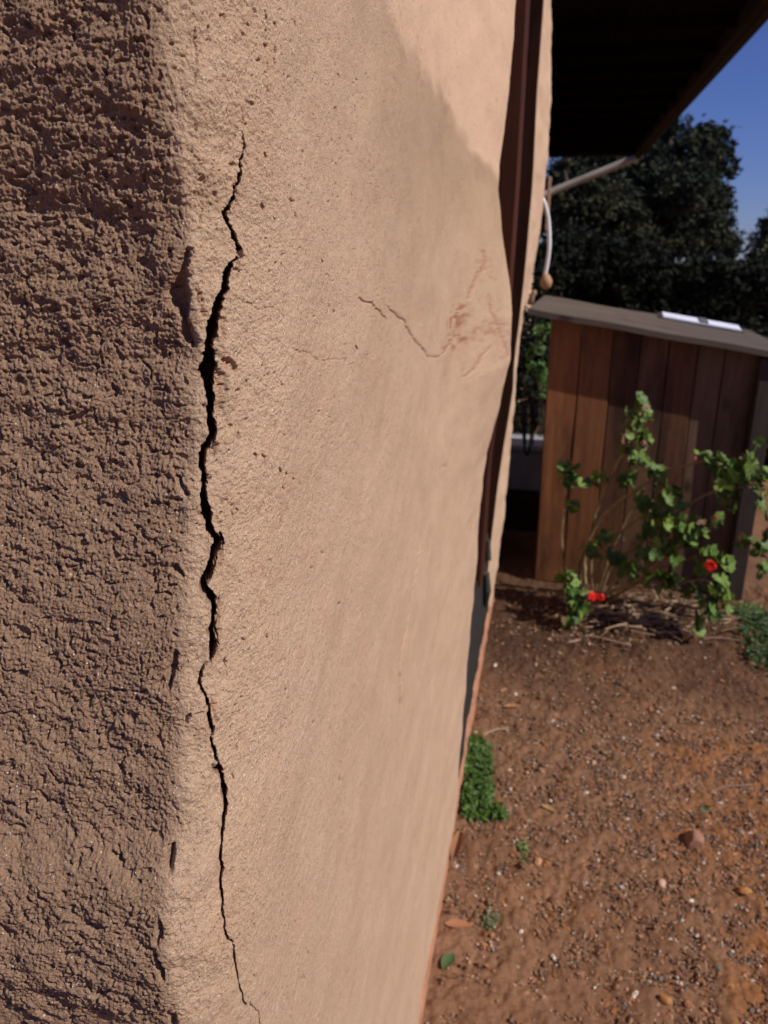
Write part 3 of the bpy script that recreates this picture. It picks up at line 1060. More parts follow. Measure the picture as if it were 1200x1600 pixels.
# framed pane lying on the shed roof, its sun glint put in as white
pc = Vector((0.745, 4.17, rz(0.745, 4.17) + 0.026))
pane = empty('glass_panel', pc, 'framed pane, sun glint painted white, lying on the far side of the dark shed roof', 'panel')
Mt = Matrix.Translation(pc) @ Matrix.Rotation(math.atan(0.158), 4, 'Y') @ Matrix.Rotation(math.radians(7), 4, 'X') @ Matrix.Rotation(math.radians(-2), 4, 'Z')
m = MB()
for a, b in [((-0.20, -0.075, 0.0), (0.20, -0.062, 0.010)), ((-0.20, 0.062, 0.0), (0.20, 0.075, 0.010)), ((-0.20, -0.061, 0), (-0.187, 0.061, 0.010)), ((0.187, -0.061, 0), (0.20, 0.061, 0.010))]:
    m.box(a, b, 0.002, Mt)
m.build('frame', mat('dark_frame', (0.05, 0.05, 0.06), 0.5), pane)
m = MB()
m.box((-0.186, -0.060, 0.004), (0.186, 0.060, 0.017), 0.001, Mt)
m.build('pane', mat('glint_white', (0.82, 0.85, 0.95), 0.35, (0.7, 0.72, 0.85), 12, spec=0.8), pane)
m = MB()
m.box((-0.01, -0.055, 0.0175), (0.03, 0.05, 0.024), 0.002, Mt)
m.build('clip', mat('clip_dark', (0.10, 0.10, 0.11), 0.6), pane)

# ================================================================== GROUND
def ground_h(x, y):
    h = 0.010 * perlin(x * 1.3, y * 1.3, 2) + 0.006 * perlin(x * 4, y * 4, 3) - 0.002
    h = h + 0.03 * sstep(2.6, 3.1, y) * sstep(0.15, 0.5, x) * (1 - sstep(3.2, 3.5, y))
    return h * sstep(-0.17, 0.0, x) * (1 - sstep(5, 8, y) * .5)


def gh(x, y):
    return float(ground_h(np.array([x]), np.array([y]))[0])


gx = np.concatenate([[-60, -25, -10, -5, -2.5, -1, -0.5], np.arange(-0.22, 1.35, 0.0040), np.array(grow(1.36, 80, 0.03, 1.12, 10)), [90.]])
gy = np.concatenate([[-40, -15, -6, -2, -0.5, 0.0], np.arange(0.05, 0.94, 0.0090), np.arange(0.95, 2.3, 0.0040), np.arange(2.3, 3.7, 0.0065), np.array(grow(3.71, 190, 0.03, 1.10, 14)), [200.]])
GX, GY = np.meshgrid(gx, gy)
fine = sstep(-0.3, -0.2, GX) * (1 - sstep(1.3, 1.5, GX)) * sstep(0.0, 0.2, GY) * (1 - sstep(3.6, 3.8, GY))
GZ = ground_h(GX, GY)
wl = perlin(GX * 30, GY * 30, 9)
GZ = GZ + fine * (0.009 * perlin(GX * 13, GY * 13, 25) + 0.0055 * perlin(GX * 30, GY * 30, 5) + 0.0042 * perlin(GX * 60, GY * 60, 6) + 0.0026 * np.abs(perlin(GX * 110, GY * 110, 7)) + 0.0016 * perlin(GX * 170, GY * 170, 8) * (GY < 2.4))
OCH = sstep(0.0, 0.5, perlin(GX * 2.4, GY * 2.4, 14) * 0.7 + 1.0 * sstep(0.2, 0.65, GX) * (1 - sstep(2.1, 2.7, GY)) - 0.38)
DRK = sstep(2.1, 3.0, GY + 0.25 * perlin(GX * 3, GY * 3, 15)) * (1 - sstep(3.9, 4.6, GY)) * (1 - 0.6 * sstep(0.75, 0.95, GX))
DRK = np.clip(0.8 * DRK + 0.5 * np.exp(-((GX - 0.05) / 0.35) ** 2 - ((GY - 3.1) / 0.3) ** 2), 0, 1)  # soil colour darkens towards the shed, most around the plant's foot
V = np.stack([GX.ravel(), GY.ravel(), GZ.ravel()], 1)
nr, nc = GX.shape
idx = np.arange(nr * nc).reshape(nr, nc)
Q = np.stack([idx[:-1, :-1].ravel(), idx[:-1, 1:].ravel(), idx[1:, 1:].ravel(), idx[1:, :-1].ravel()], 1)
m = bpy.data.materials.new('stony_soil')
m.use_nodes = True
n, l = m.node_tree.nodes, m.node_tree.links
b = n['Principled BSDF']
b.inputs['Roughness'].default_value = 0.97
b.inputs['Specular IOR Level'].default_value = 0.1
tc = n.new('ShaderNodeTexCoord')
f1, _ = noise(n, l, tc.outputs['Object'], 5, 6, 0.65, 0.35, 0.65)
f2, r2 = noise(n, l, tc.outputs['Object'], 120, 6, 0.75, 0.35, 0.65)
f3, _ = noise(n, l, tc.outputs['Object'], 45, 4, 0.7, 0.5, 0.7)
c = mixc(n, l, f1, (0.175, 0.088, 0.048), (0.245, 0.130, 0.074))
a1 = n.new('ShaderNodeAttribute')
a1.attribute_name = 'ochre'
c = mixc(n, l, a1.outputs['Fac'], c, (0.27, 0.112, 0.040))
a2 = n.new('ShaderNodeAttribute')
a2.attribute_name = 'dark_soil'
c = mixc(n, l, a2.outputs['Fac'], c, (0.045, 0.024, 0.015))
f3m = n.new('ShaderNodeMath')
f3m.operation = 'MULTIPLY'
f3m.inputs[1].default_value = 0.45
l.new(f3, f3m.inputs[0])
c = mixc(n, l, f3m.outputs[0], c, (0.12, 0.065, 0.04))
g = mixc(n, l, f2, (0.72, 0.70, 0.68), (1.15, 1.15, 1.15))
c = mixc(n, l, 0.8, c, g, 'MULTIPLY')
l.new(c, b.inputs['Base Color'])
bp = n.new('ShaderNodeBump')
bp.inputs['Distance'].default_value = 0.003
l.new(r2, bp.inputs['Height'])
l.new(bp.outputs[0], b.inputs['Normal'])
SOIL = m
gr = mesh_np('ground', V, Q, SOIL, attrs={'ochre': OCH.ravel() * .75, 'dark_soil': DRK.ravel() * .9}, smooth=True)
tag(gr, kind='structure')


# ------------------------------------------------------------------ stones
def ico(sub=1):
    import bmesh
    bm = bmesh.new()
    bmesh.ops.create_icosphere(bm, subdivisions=sub, radius=1)
    v = np.array([x.co[:] for x in bm.verts])
    f = np.array([[q.index for q in p.verts] for p in bm.faces])
    bm.free()
    return v, f


def scatter(name, n, sampler, size, palette, sub, flat=0.6, mt=None, parent=None, sink=0.3):
    v0, f0 = ico(sub)
    P = sampler(n)
    n = len(P)
    sz = size(n)
    ang = RNG.random((n, 3)) * 2 * np.pi
    jit = 1 + 0.28 * RNG.standard_normal((n, len(v0), 1)).clip(-1.6, 1.6)
    vv = v0[None] * jit * (sz[:, None, None] * (1 + 0.35 * (RNG.random((n, 1, 3)) - .5) * 1.6))
    vv[..., 2] *= flat
    c, s_ = np.cos(ang[:, :1]), np.sin(ang[:, :1])
    x = vv[..., 0] * c - vv[..., 1] * s_
    y = vv[..., 0] * s_ + vv[..., 1] * c
    t = (ang[:, 1:2] - np.pi) * 0.12
    z = vv[..., 2] + x * t
    vv = np.stack([x, y, z], 2)
    vv[..., 0] += P[:, :1]
    vv[..., 1] += P[:, 1:2]
    vv[..., 2] += ground_h(P[:, 0], P[:, 1])[:, None] + sz[:, None] * flat * (1 - 2 * sink) * .8
    F = (f0[None] + (np.arange(n) * len(v0))[:, None, None]).reshape(-1, 3)
    pal = np.array(palette)
    ci = pal[RNG.integers(0, len(pal), n)] * (0.75 + 0.5 * RNG.random((n, 1)))
    tint = np.repeat(ci, len(v0), 0)
    return mesh_np(name, vv.reshape(-1, 3), F, mt, parent, tint=tint)


STONE = vcol_mat('stone_grain', 0.9, bump=0.0015, bscale=300)
PAL = [(0.19, 0.10, 0.056)] * 6 + [(0.27, 0.152, 0.09)] * 5 + [(0.30, 0.14, 0.065)] * 3 + [(0.17, 0.10, 0.07)] * 3 + [(0.34, 0.24, 0.17)] * 2 + [(0.13, 0.115, 0.105), (0.5, 0.43, 0.36), (0.33, 0.17, 0.11)]


def samp(n):
    out = []
    while sum(len(o) for o in out) < n:
        p = RNG.random((n, 2)) * [1.45, 2.5] + [-0.155, 0.95]
        dens = 0.45 + 0.4 * perlin(p[:, 0] * 3, p[:, 1] * 3, 21) + 0.35 * sstep(0.1, 0.6, p[:, 0]) * (1 - sstep(2.0, 2.6, p[:, 1]))
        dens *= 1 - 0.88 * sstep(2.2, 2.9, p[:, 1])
        out.append(p[RNG.random(n) < dens])
    return np.concatenate(out)[:n]


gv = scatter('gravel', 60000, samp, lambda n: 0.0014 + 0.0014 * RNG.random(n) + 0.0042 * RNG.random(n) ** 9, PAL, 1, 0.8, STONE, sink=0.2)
tag(gv, kind='stuff')

clod = scatter('soil_clods', 4200, samp, lambda n: 0.0035 + 0.007 * RNG.random(n) ** 3, [(0.18, 0.092, 0.05), (0.22, 0.115, 0.065), (0.25, 0.108, 0.045), (0.12, 0.06, 0.034)], 2, 0.7, STONE, sink=0.35)
tag(clod, kind='stuff')
singles = [
    (1085, 1312, 0.030, (0.27, 0.135, 0.09), 'largest reddish brown rock lying on the gravel at right', 0.75, 'rock'),
    (1163, 1397, 0.016, (0.36, 0.17, 0.055), 'ochre stone lying below and right of the largest rock', 0.8, 'stone'),
    (1034, 1382, 0.013, (0.50, 0.32, 0.23), 'pinkish pale stone just below the largest rock', 0.6, 'stone'),
    (1122, 1513, 0.011, (0.13, 0.12, 0.09), 'dark olive grey pebble near the lower right corner', 0.6, 'pebble'),
    (1058, 1522, 0.010, (0.16, 0.075, 0.045), 'dark maroon pebble in the lower right gravel', 0.8, 'pebble'),
    (993, 1553, 0.010, (0.62, 0.55, 0.46), 'white flat pebble near the bottom edge', 0.5, 'pebble'),
    (1040, 1562, 0.014, (0.34, 0.16, 0.06), 'rust coloured stone right of the white flat pebble', 0.8, 'stone'),
    (1140, 1540, 0.011, (0.36, 0.16, 0.055), 'orange stone near the dark olive pebble', 0.8, 'stone'),
    (1100, 1468, 0.009, (0.15, 0.08, 0.055), 'small dark brown stone in the ochre gravel', 0.8, 'stone'),
    (1116, 1237, 0.010, (0.40, 0.27, 0.17), 'pale tan stone above the largest rock', 0.7, 'stone'),
    (973, 1214, 0.010, (0.46, 0.30, 0.19), 'tan stone out in the middle of the dirt', 0.8, 'stone'),
    (928, 1190, 0.009, (0.44, 0.28, 0.18), 'small tan stone casting a shadow in the middle dirt', 0.8, 'stone'),
    (841, 1346, 0.012, (0.42, 0.22, 0.11), 'orange tan stone beside the tiny green sprout', 0.6, 'stone'),
    (916, 1240, 0.007, (0.60, 0.50, 0.40), 'tiny whitish pebble in the middle of the dirt', 0.8, 'pebble'),
    (1052, 1074, 0.008, (0.55, 0.44, 0.34), 'cream pebble below the twigs of the geranium', 0.8, 'pebble'),
    (1166, 1345, 0.008, (0.22, 0.10, 0.06), 'small dark red stone at the right edge', 0.8, 'stone'),
    (1080, 1410, 0.006, (0.75, 0.70, 0.62), 'bright white pebble right of the pinkish stone', 0.8, 'pebble'),
    (1104, 1282, 0.006, (0.75, 0.70, 0.62), 'bright white pebble just above the largest rock', 0.8, 'pebble'),
    (795, 1200, 0.008, (0.50, 0.36, 0.25), 'pale stone next to the low green weed by the wall', 0.7, 'pebble'),
    (774, 1039, 0.008, (0.60, 0.50, 0.40), 'pale pebble at the edge of the dark soil', 0.8, 'pebble'),
]
v1, f1_ = ico(3)
for (px, py, r, c, lab, fl, kind) in singles:
    p = atZ(px, py, r * 0.4)
    seed = RNG.standard_normal((6, 3))
    vv = v1.copy()
    for k in range(6):                       # knock flats into the ball
        nrm = seed[k] / np.linalg.norm(seed[k])
        dd = vv @ nrm
        lim = 0.55 + 0.25 * RNG.random()
        vv = vv - np.outer(np.clip(dd - lim, 0, None), nrm)
    vv *= (1 + 0.06 * perlin(vv[:, :1] * 3, vv[:, 1:2] * 3 + vv[:, 2:3] * 2, 3))
    vv = vv * np.array([1.15, 0.85, fl]) * r
    o = mesh_np(kind, vv, f1_, STONE, tint=np.tile(np.array(c), (len(vv), 1)) * (0.9 + 0.2 * RNG.random((len(vv), 1))))
    o.location = (p.x, p.y, gh(p.x, p.y) + r * fl * 0.55)
    o.rotation_euler = (0.1, -0.1, random.uniform(0, 3))
    tag(o, lab, kind)


# ================================================================== LEAF TOOLS
def frame_from(nrm, rnd):
    nrm = nrm.normalized()
    a = nrm.cross(Vector((rnd.uniform(-1, 1), rnd.uniform(-1, 1), rnd.uniform(-1, 1))))
    if a.length < 1e-3:
        a = nrm.cross(Vector((1, 0, 0)))
    a.normalize()
    return a, nrm.cross(a), nrm


def geranium_leaf(mb, c, nrm, r, col, rnd):
    a, b, n_ = frame_from(nrm, rnd)
    K = 22
    vs = [c - n_ * 0.12 * r]
    cup = rnd.uniform(0.1, 0.35)
    for ringi, rr in ((0, 0.5), (1, 1.0)):
        for k in range(K):
            t = math.radians(18 + 324 * k / (K - 1))
            sc = 1 + (0.09 * math.cos(t * 7) + 0.05 * math.cos(t * 21)) * ringi
            wave = 0.10 * math.cos(t * 7 + 0.6) * ringi + cup * (rr ** 1.5)
            q = c + (a * math.cos(t) + b * math.sin(t)) * r * rr * sc + n_ * r * (wave - 0.12 + rnd.uniform(-.03, .03))
            vs.append(q)
    ts = [(0, 1 + k, 2 + k) for k in range(K - 1)]
    qs = [(1 + k, 1 + K + k, 2 + K + k, 2 + k) for k in range(K - 1)]
    mb.add(vs, qs, ts, col)


LEAFM = vcol_mat('leaf_green', 0.55, trans=0.22, spec=0.35, bump=0.0012, bscale=160)
STEMM = mat('geranium_stem', (0.34, 0.25, 0.13), 0.8, (0.22, 0.15, 0.075), 30, bump=0.002, bscale=80)
rnd = random.Random(5)
TIP = Vector((0.7, -0.55, 0.55))


def plant(name, base, label, stems, clusters, flowers, cat='plant', dens=2.6):
    e = empty(name, base, label, cat)
    for pts, r0 in stems:
        m = MB()
        P = [p if isinstance(p, Vector) else atY(*p) for p in pts]
        sp_ = smooth_path(P, 6)
        nn_ = len(sp_)
        for i_ in range(1, nn_ - 1):
            sp_[i_] = sp_[i_] + Vector((rnd.uniform(-1, 1), rnd.uniform(-1, 1), rnd.uniform(-1, 1))) * 0.0025
        m.tube(sp_, [r0 * (1 - 0.6 * i_ / nn_) * (1 + (0.22 if i_ % 4 == 0 else 0)) for i_ in range(nn_)], 7)
        m.build('stem', STEMM, e, smooth=True)
    lf = MB()
    for (px, py, rx, ry, nl, Yd) in clusters:
        cc = atY(px, py, Yd)
        k = Yd / FOC
        for i_ in range(int(round(nl * dens))):
            off = Vector((rnd.gauss(0, .55) * rx * k, rnd.gauss(0, 0.6) * rx * k, rnd.gauss(0, .55) * ry * k))
            p = cc + off
            nv = TIP + Vector((rnd.gauss(0, .65), rnd.gauss(0, .65), rnd.gauss(0, .5)))
            r = rnd.choice([rnd.uniform(0.012, 0.022), rnd.uniform(0.020, 0.034)])
            hue = rnd.random()
            col = (0.085 + 0.075 * hue, 0.155 + 0.09 * hue, 0.028 + 0.02 * rnd.random())
            if rnd.random() < 0.06:
                col = (0.20, 0.11, 0.06)
            geranium_leaf(lf, p, nv, r, col, rnd)
            if rnd.random() < 0.8:
                lf.tube([p - nv.normalized() * r * .1, p * .6 + cc * .4 + Vector((0, 0, -0.015)), cc + Vector((rnd.uniform(-.006, .006), 0.004, -0.02))], [0.0012, 0.0015, 0.0018], 5, (0.13, 0.15, 0.05))
    lf.build('foliage', LEAFM, e, smooth=True)
    for (px, py, r, Yd, col, lab) in flowers:
        c = atY(px, py, Yd)
        fm = MB()
        for i_ in range(11):
            d = Vector((rnd.gauss(0, 1), rnd.gauss(0, 1), rnd.gauss(0, .8))).normalized()
            cen = c + d * r * rnd.uniform(.3, .75)
            a_, b_, n_ = frame_from(d + Vector((0.4, -0.6, 0.3)), rnd)
            for q in range(5):
                t = q * 2 * math.pi / 5
                dr = a_ * math.cos(t) + b_ * math.sin(t)
                sd = n_.cross(dr)
                R_ = r * 0.5
                fm.add([cen, cen + dr * R_ * .5 + sd * R_ * .32 + n_ * R_ * .1, cen + dr * R_ + n_ * R_ * .15, cen + dr * R_ * .5 - sd * R_ * .32 + n_ * R_ * .1], [(0, 1, 2, 3)], (), col)
        o = fm.build('flower', FLOWM, e)
        o['label'] = lab
        sm_ = MB()
        sm_.tube([c, c + Vector((-0.008, 0.01, -0.04)), c + Vector((-.03, .03, -0.09))], 0.0013, 5)
        sm_.build('flower_stalk', STEMM, o)
    return e


FLOWM = vcol_mat('petal', 0.6, trans=0.3)
RED = (0.75, 0.02, 0.015)
PINK = (0.42, 0.16, 0.16)
b0 = atZ(915, 925)
stems = [
    ([Vector((b0.x - .09, 3.42, 0)), (878, 850, 3.38), (880, 800, 3.34), (889, 745, 3.3)], 0.006),
    ([Vector((b0.x - .02, 3.42, 0)), (905, 880, 3.40), (917, 850, 3.36), (935, 790, 3.3), (965, 725, 3.25), (985, 690, 3.2), (1000, 645, 3.2)], 0.009),
    ([Vector((b0.x, 3.41, 0)), (913, 870, 3.38), (928, 825, 3.33), (960, 790, 3.28), (1010, 755, 3.22), (1032, 737, 3.2), (1075, 727, 3.16), (1112, 720, 3.14), (1150, 742, 3.12)], 0.009),
    ([Vector((b0.x + .03, 3.40, 0)), (925, 870, 3.34), (965, 835, 3.28), (1010, 800, 3.22), (1040, 775, 3.2)], 0.008),
    ([Vector((b0.x + .06, 3.38, 0)), (955, 885, 3.32), (1000, 850, 3.25), (1060, 800, 3.2), (1110, 770, 3.15), (1160, 760, 3.1)], 0.008),
    ([Vector((b0.x + .07, 3.36, 0)), (965, 905, 3.26), (1020, 880, 3.16), (1070, 850, 3.1)], 0.007),
    ([Vector((b0.x + .06, 3.36, 0)), (970, 918, 3.22), (1040, 918, 3.1), (1100, 905, 3.02), (1122, 930, 3.0)], 0.007),
    ([Vector((b0.x + .02, 3.36, 0)), (948, 928, 3.2), (925, 925, 3.12), (905, 930, 3.08)], 0.006),
    ([Vector((b0.x + .09, 3.36, 0)), (1000, 905, 3.2), (1015, 870, 3.15), (1030, 830, 3.12)], 0.006),
    ([(1030, 740, 3.2), (1036, 765, 3.18), (1045, 790, 3.16)], 0.004),
    ([Vector((b0.x + .05, 3.40, 0)), (945, 890, 3.36), (960, 850, 3.33), (1000, 770, 3.3), (1020, 730, 3.27)], 0.006),
    ([Vector((b0.x + .10, 3.38, 0)), (990, 915, 3.3), (1030, 890, 3.22), (1085, 870, 3.12), (1110, 855, 3.06)], 0.006),
    ([Vector((b0.x + .08, 3.34, 0)), (980, 935, 3.2), (1030, 945, 3.12), (1090, 950, 3.02)], 0.006),
    ([Vector((b0.x - .02, 3.36, 0)), (925, 900, 3.3), (950, 862, 3.26), (985, 835, 3.2)], 0.005),
]
cl = [(1002, 632, 9, 12, 4, 3.2), (998, 655, 14, 16, 6, 3.2), (990, 680, 16, 16, 6, 3.2), (1006, 690, 14, 12, 4, 3.18), (978, 700, 10, 10, 2, 3.2),
      (886, 732, 14, 14, 6, 3.3), (890, 752, 14, 12, 5, 3.3), (925, 748, 10, 8, 2, 3.28), (893, 793, 14, 8, 3, 3.28), (945, 750, 8, 8, 1, 3.25),
      (975, 752, 10, 8, 3, 3.22), (1006, 722, 16, 8, 4, 3.2), (1030, 735, 12, 8, 3, 3.2), (1045, 765, 18, 14, 6, 3.15), (1005, 785, 14, 12, 4, 3.2),
      (1025, 800, 22, 16, 8, 3.15), (1060, 815, 22, 14, 6, 3.1), (1020, 835, 20, 14, 5, 3.14), (1075, 845, 22, 14, 7, 3.08), (1045, 862, 26, 14, 7, 3.08),
      (940, 842, 16, 10, 4, 3.24), (925, 860, 12, 8, 3, 3.24), (955, 868, 10, 8, 2, 3.2), (990, 890, 16, 10, 4, 3.12), (1025, 905, 20, 10, 5, 3.08),
      (1105, 865, 16, 12, 4, 3.02), (1095, 888, 16, 9, 4, 3.02), (1120, 920, 22, 14, 7, 3.0), (1110, 950, 16, 14, 5, 2.98), (1088, 970, 10, 14, 3, 2.98),
      (1135, 935, 14, 14, 4, 2.98), (890, 905, 14, 14, 6, 3.1), (893, 930, 16, 14, 7, 3.08), (903, 955, 18, 14, 7, 3.06), (885, 970, 10, 8, 2, 3.04),
      (1108, 712, 12, 6, 3, 3.15), (1130, 725, 22, 12, 7, 3.13), (1165, 725, 20, 16, 7, 3.12), (1150, 750, 22, 14, 7, 3.1), (1180, 748, 16, 14, 6, 3.1),
      (1135, 770, 12, 10, 3, 3.1), (1190, 775, 14, 12, 4, 3.1), (1122, 810, 12, 14, 3, 3.08), (1140, 790, 10, 8, 2, 3.1),
      (965, 872, 16, 10, 3, 3.2), (1005, 866, 18, 10, 3, 3.15), (1052, 905, 20, 10, 4, 3.06), (1078, 928, 16, 10, 3, 3.02), (1130, 880, 12, 10, 3, 3.0), (1092, 828, 16, 10, 3, 3.06), (1070, 790, 12, 8, 2, 3.1)]
flowers = [(923, 932, 0.027, 3.03, RED, 'left red blossom low in the plant'), (938, 933, 0.021, 3.03, RED, 'smaller red blossom beside the left one'),
           (1112, 884, 0.029, 2.92, RED, 'red blossom on the right side'), (1006, 693, 0.014, 3.12, PINK, 'faded pink bud near the top'),
           (1086, 716, 0.010, 3.12, (0.55, 0.12, 0.12), 'small reddish bud on the upper branch'), (1119, 808, 0.010, 3.04, (0.45, .05, .05), 'dark red bud at right')]
plant('geranium_plant', (b0.x, 3.41, 0), 'leggy geranium bush with red flowers in front of the shed planks', stems, cl, flowers)
st2 = [([Vector((1.12, 3.25, 0)), Vector((1.08, 3.2, 0.15)), (1175, 850, 3.2), (1162, 885, 3.15)], 0.005), ([Vector((1.12, 3.25, 0)), Vector((1.10, 3.2, 0.25)), (1195, 830, 3.15)], 0.005),
       ([Vector((1.12, 3.25, 0)), Vector((1.12, 3.2, 0.3)), Vector((1.05, 3.15, 0.5)), (1195, 800, 3.12)], 0.006)]
plant('geranium_plant', (1.12, 3.25, 0), 'smaller flowerless geranium at the right edge past the shed post', st2,
      [(1165, 845, 10, 7, 2, 3.18), (1188, 860, 10, 9, 3, 3.15), (1190, 885, 12, 8, 3, 3.1), (1200, 840, 10, 8, 3, 3.12), (1215, 800, 20, 16, 8, 3.12), (1225, 850, 16, 16, 6, 3.15)], [])

# dry twigs under the geranium
m = MB()
for i_ in range(190):
    px, py = rnd.gauss(1020, 62), rnd.gauss(972, 20)
    if not (860 < px < 1160 and 925 < py < 1040):
        continue
    p = atZ(px, py, 0.0)
    a_ = rnd.gauss(0.1, 0.7) + (math.pi if rnd.random() < .5 else 0)
    L = rnd.uniform(0.03, 0.16)
    z0 = gh(p.x, p.y)
    d = Vector((math.cos(a_), math.sin(a_), 0))
    q = [p + Vector((0, 0, z0 + rnd.uniform(.004, .03)))]
    for k in range(4):
        d = (d + Vector((rnd.gauss(0, .18), rnd.gauss(0, .18), rnd.gauss(0, .06)))).normalized()
        q.append(q[-1] + d * L / 4)
    q = [Vector((v.x, v.y, max(v.z, z0 + .002))) for v in q]
    c = rnd.choice([(0.30, 0.19, 0.12), (0.40, 0.28, 0.19), (0.17, 0.10, 0.06)])
    m.tube(q, [rnd.uniform(.002, .0058) * (1 - .12 * k) for k in range(5)], 5, c)
for i_ in range(900):     # crumbled leaf litter
    px, py = rnd.gauss(960, 100), rnd.gauss(975, 30)
    if not (775 < px < 1160 and 915 < py < 1050):
        continue
    p = atZ(px, py, 0.0)
    if p.y > 3.5:
        continue
    a_, b_, n_ = frame_from(Vector((rnd.gauss(0, .5), rnd.gauss(0, .5), 1)), rnd)
    r = rnd.uniform(.004, .014)
    c0_ = p + Vector((0, 0, gh(p.x, p.y) + .004 + .3 * r))
    c = rnd.choice([(0.16, 0.09, 0.055), (0.24, 0.14, 0.085), (0.10, 0.055, 0.035), (0.30, 0.2, 0.13)])
    m.add([c0_ - a_ * r, c0_ + b_ * r * .5 + n_ * r * .2, c0_ + a_ * r, c0_ - b_ * r * .5], [(0, 1, 2, 3)], (), c)
tag(m.build('dry_twig_litter', vcol_mat('dry_litter', 0.9)), kind='stuff')


# fallen leaves
def fallen(px, py, L, W_, ang, col, label, curl=0.3, lift=0.006):
    p = atZ(px, py, 0.005)
    m = MB()
    n1, n2 = 10, 5
    vs = []
    for i_ in range(n1):
        t = i_ / (n1 - 1)
        wd = W_ * math.sin(math.pi * (0.06 + 0.9 * t)) ** 0.8
        for j in range(n2):
            u = j / (n2 - 1) * 2 - 1
            vs.append(Vector(((t - .5) * L, u * wd * .5, lift + curl * wd * u * u * .6 + curl * L * .35 * (t - .4) ** 2 + rnd.uniform(-.0006, .0006))))
    R_ = Matrix.Rotation(ang, 4, 'Z')
    vs = [R_ @ v for v in vs]
    m.add(vs, [(i_ * n2 + j, i_ * n2 + j + 1, (i_ + 1) * n2 + j + 1, (i_ + 1) * n2 + j) for i_ in range(n1 - 1) for j in range(n2 - 1)], (), col)
    o = m.build('fallen_leaf', LEAFM2, smooth=True)
    o.location = (p.x, p.y, gh(p.x, p.y))
    tag(o, label, 'leaf')


LEAFM2 = vcol_mat('dry_leaf', 0.7, trans=0.1, bump=0.001, bscale=120)
fallen(716, 1446, 0.062, 0.026, 0.1, (0.36, 0.16, 0.08), 'orange brown dry leaf on the ground near the wall foot')
fallen(700, 1502, 0.045, 0.028, 1.2, (0.07, 0.11, 0.04), 'dark green fallen leaf on the gravel nearest the wall foot')
fallen(713, 1325, 0.10, 0.030, 1.5, (0.26, 0.12, 0.06), 'long curled brown leaf leaning against the wall foot', 0.9)
fallen(858, 1267, 0.045, 0.020, -0.5, (0.42, 0.25, 0.12), 'tan curled leaf on the open dirt right of the weed', 0.6)
fallen(800, 1103, 0.055, 0.022, 0.2, (0.36, 0.18, 0.09), 'brown dry leaf near the edge of the dark soil', 0.5)
fallen(788, 1078, 0.035, 0.02, 0.9, (0.30, 0.15, 0.08), 'small curled brown leaf behind the bigger dry leaf', 0.5)
for (px, py, L, a_, c, lab) in [(1140, 1232, 0.14, 0.5, (0.20, 0.13, 0.10), 'grey brown twig lying on the gravel at right'), (775, 1143, 0.10, 0.7, (0.5, 0.38, 0.25), 'thin pale straw beside the weed'),
                                (1130, 1012, 0.16, 0.1, (0.24, 0.16, 0.11), 'bent dry twig below the right end of the geranium')]:
    m = MB()
    p = atZ(px, py, 0)
    z0 = gh(p.x, p.y) + 0.006
    m.tube([Vector((p.x + (t - .5) * L * math.cos(a_), p.y + (t - .5) * L * math.sin(a_) + 0.006 * math.sin(t * 5), z0 + 0.004 * math.sin(t * 3))) for t in [k / 7 for k in range(8)]], [0.003 if L > .12 else .0014] * 8, 6, c)
    tag(m.build('twig', vcol_mat('twig_bark', 0.9)), lab, 'twig')


# low weeds
def weed(name, px_poly, n, label, hgt, cols_, size=(.004, .008), cat='weed', tall=1.0):
    ps = [atZ(x, y, 0) for x, y in px_poly]
    cx, cy = sum(p.x for p in ps) / len(ps), sum(p.y for p in ps) / len(ps)

    def inside(x, y):
        c = False
        for i_ in range(len(ps)):
            a, b = ps[i_], ps[i_ - 1]
            if (a.y > y) != (b.y > y) and x < (b.x - a.x) * (y - a.y) / (b.y - a.y) + a.x:
                c = not c
        return c
    x0, x1 = min(p.x for p in ps), max(p.x for p in ps)
    y0, y1 = min(p.y for p in ps), max(p.y for p in ps)
    m = MB()
    e = empty(name, (cx, cy, gh(cx, cy)), label, cat)
    k = 0
    while k < n:
        x, y = rnd.uniform(x0, x1), rnd.uniform(y0, y1)
        if not inside(x, y):
            continue
        if float(perlin(np.array([x * 28]), np.array([y * 28]), 41)[0]) < -0.18:
            k += 0.3
            continue
        k += 1
        x = max(x + rnd.gauss(0, .006), -0.158)
        y += rnd.gauss(0, .012)
        h = hgt * rnd.uniform(.25, 1) * (0.7 + 0.5 * float(perlin(np.array([x * 30]), np.array([y * 30]), 4)[0]))
        c = Vector((x, y, gh(x, y) + abs(h)))
        a_, b_, n_ = frame_from(Vector((rnd.gauss(0.3, .7), rnd.gauss(-.3, .7), 1)), rnd)
        r = rnd.uniform(*size) * rnd.choice([.7, 1, 1, 1.35])
        col = rnd.choice(cols_)
        f = rnd.uniform(.75, 1.3)
        col = tuple(v * f for v in col)
        m.add([c - a_ * r, c - a_ * r * .2 + b_ * r * .55, c + a_ * r, c - a_ * r * .2 - b_ * r * .55], [(0, 1, 2, 3)], (), col)
        if int(k) % 14 == 0:
            m.tube([Vector((x, y, 0)), c], [.0014, .0008], 4, (0.10, 0.16, 0.05), False)
    m.build('foliage', LEAFM, e)


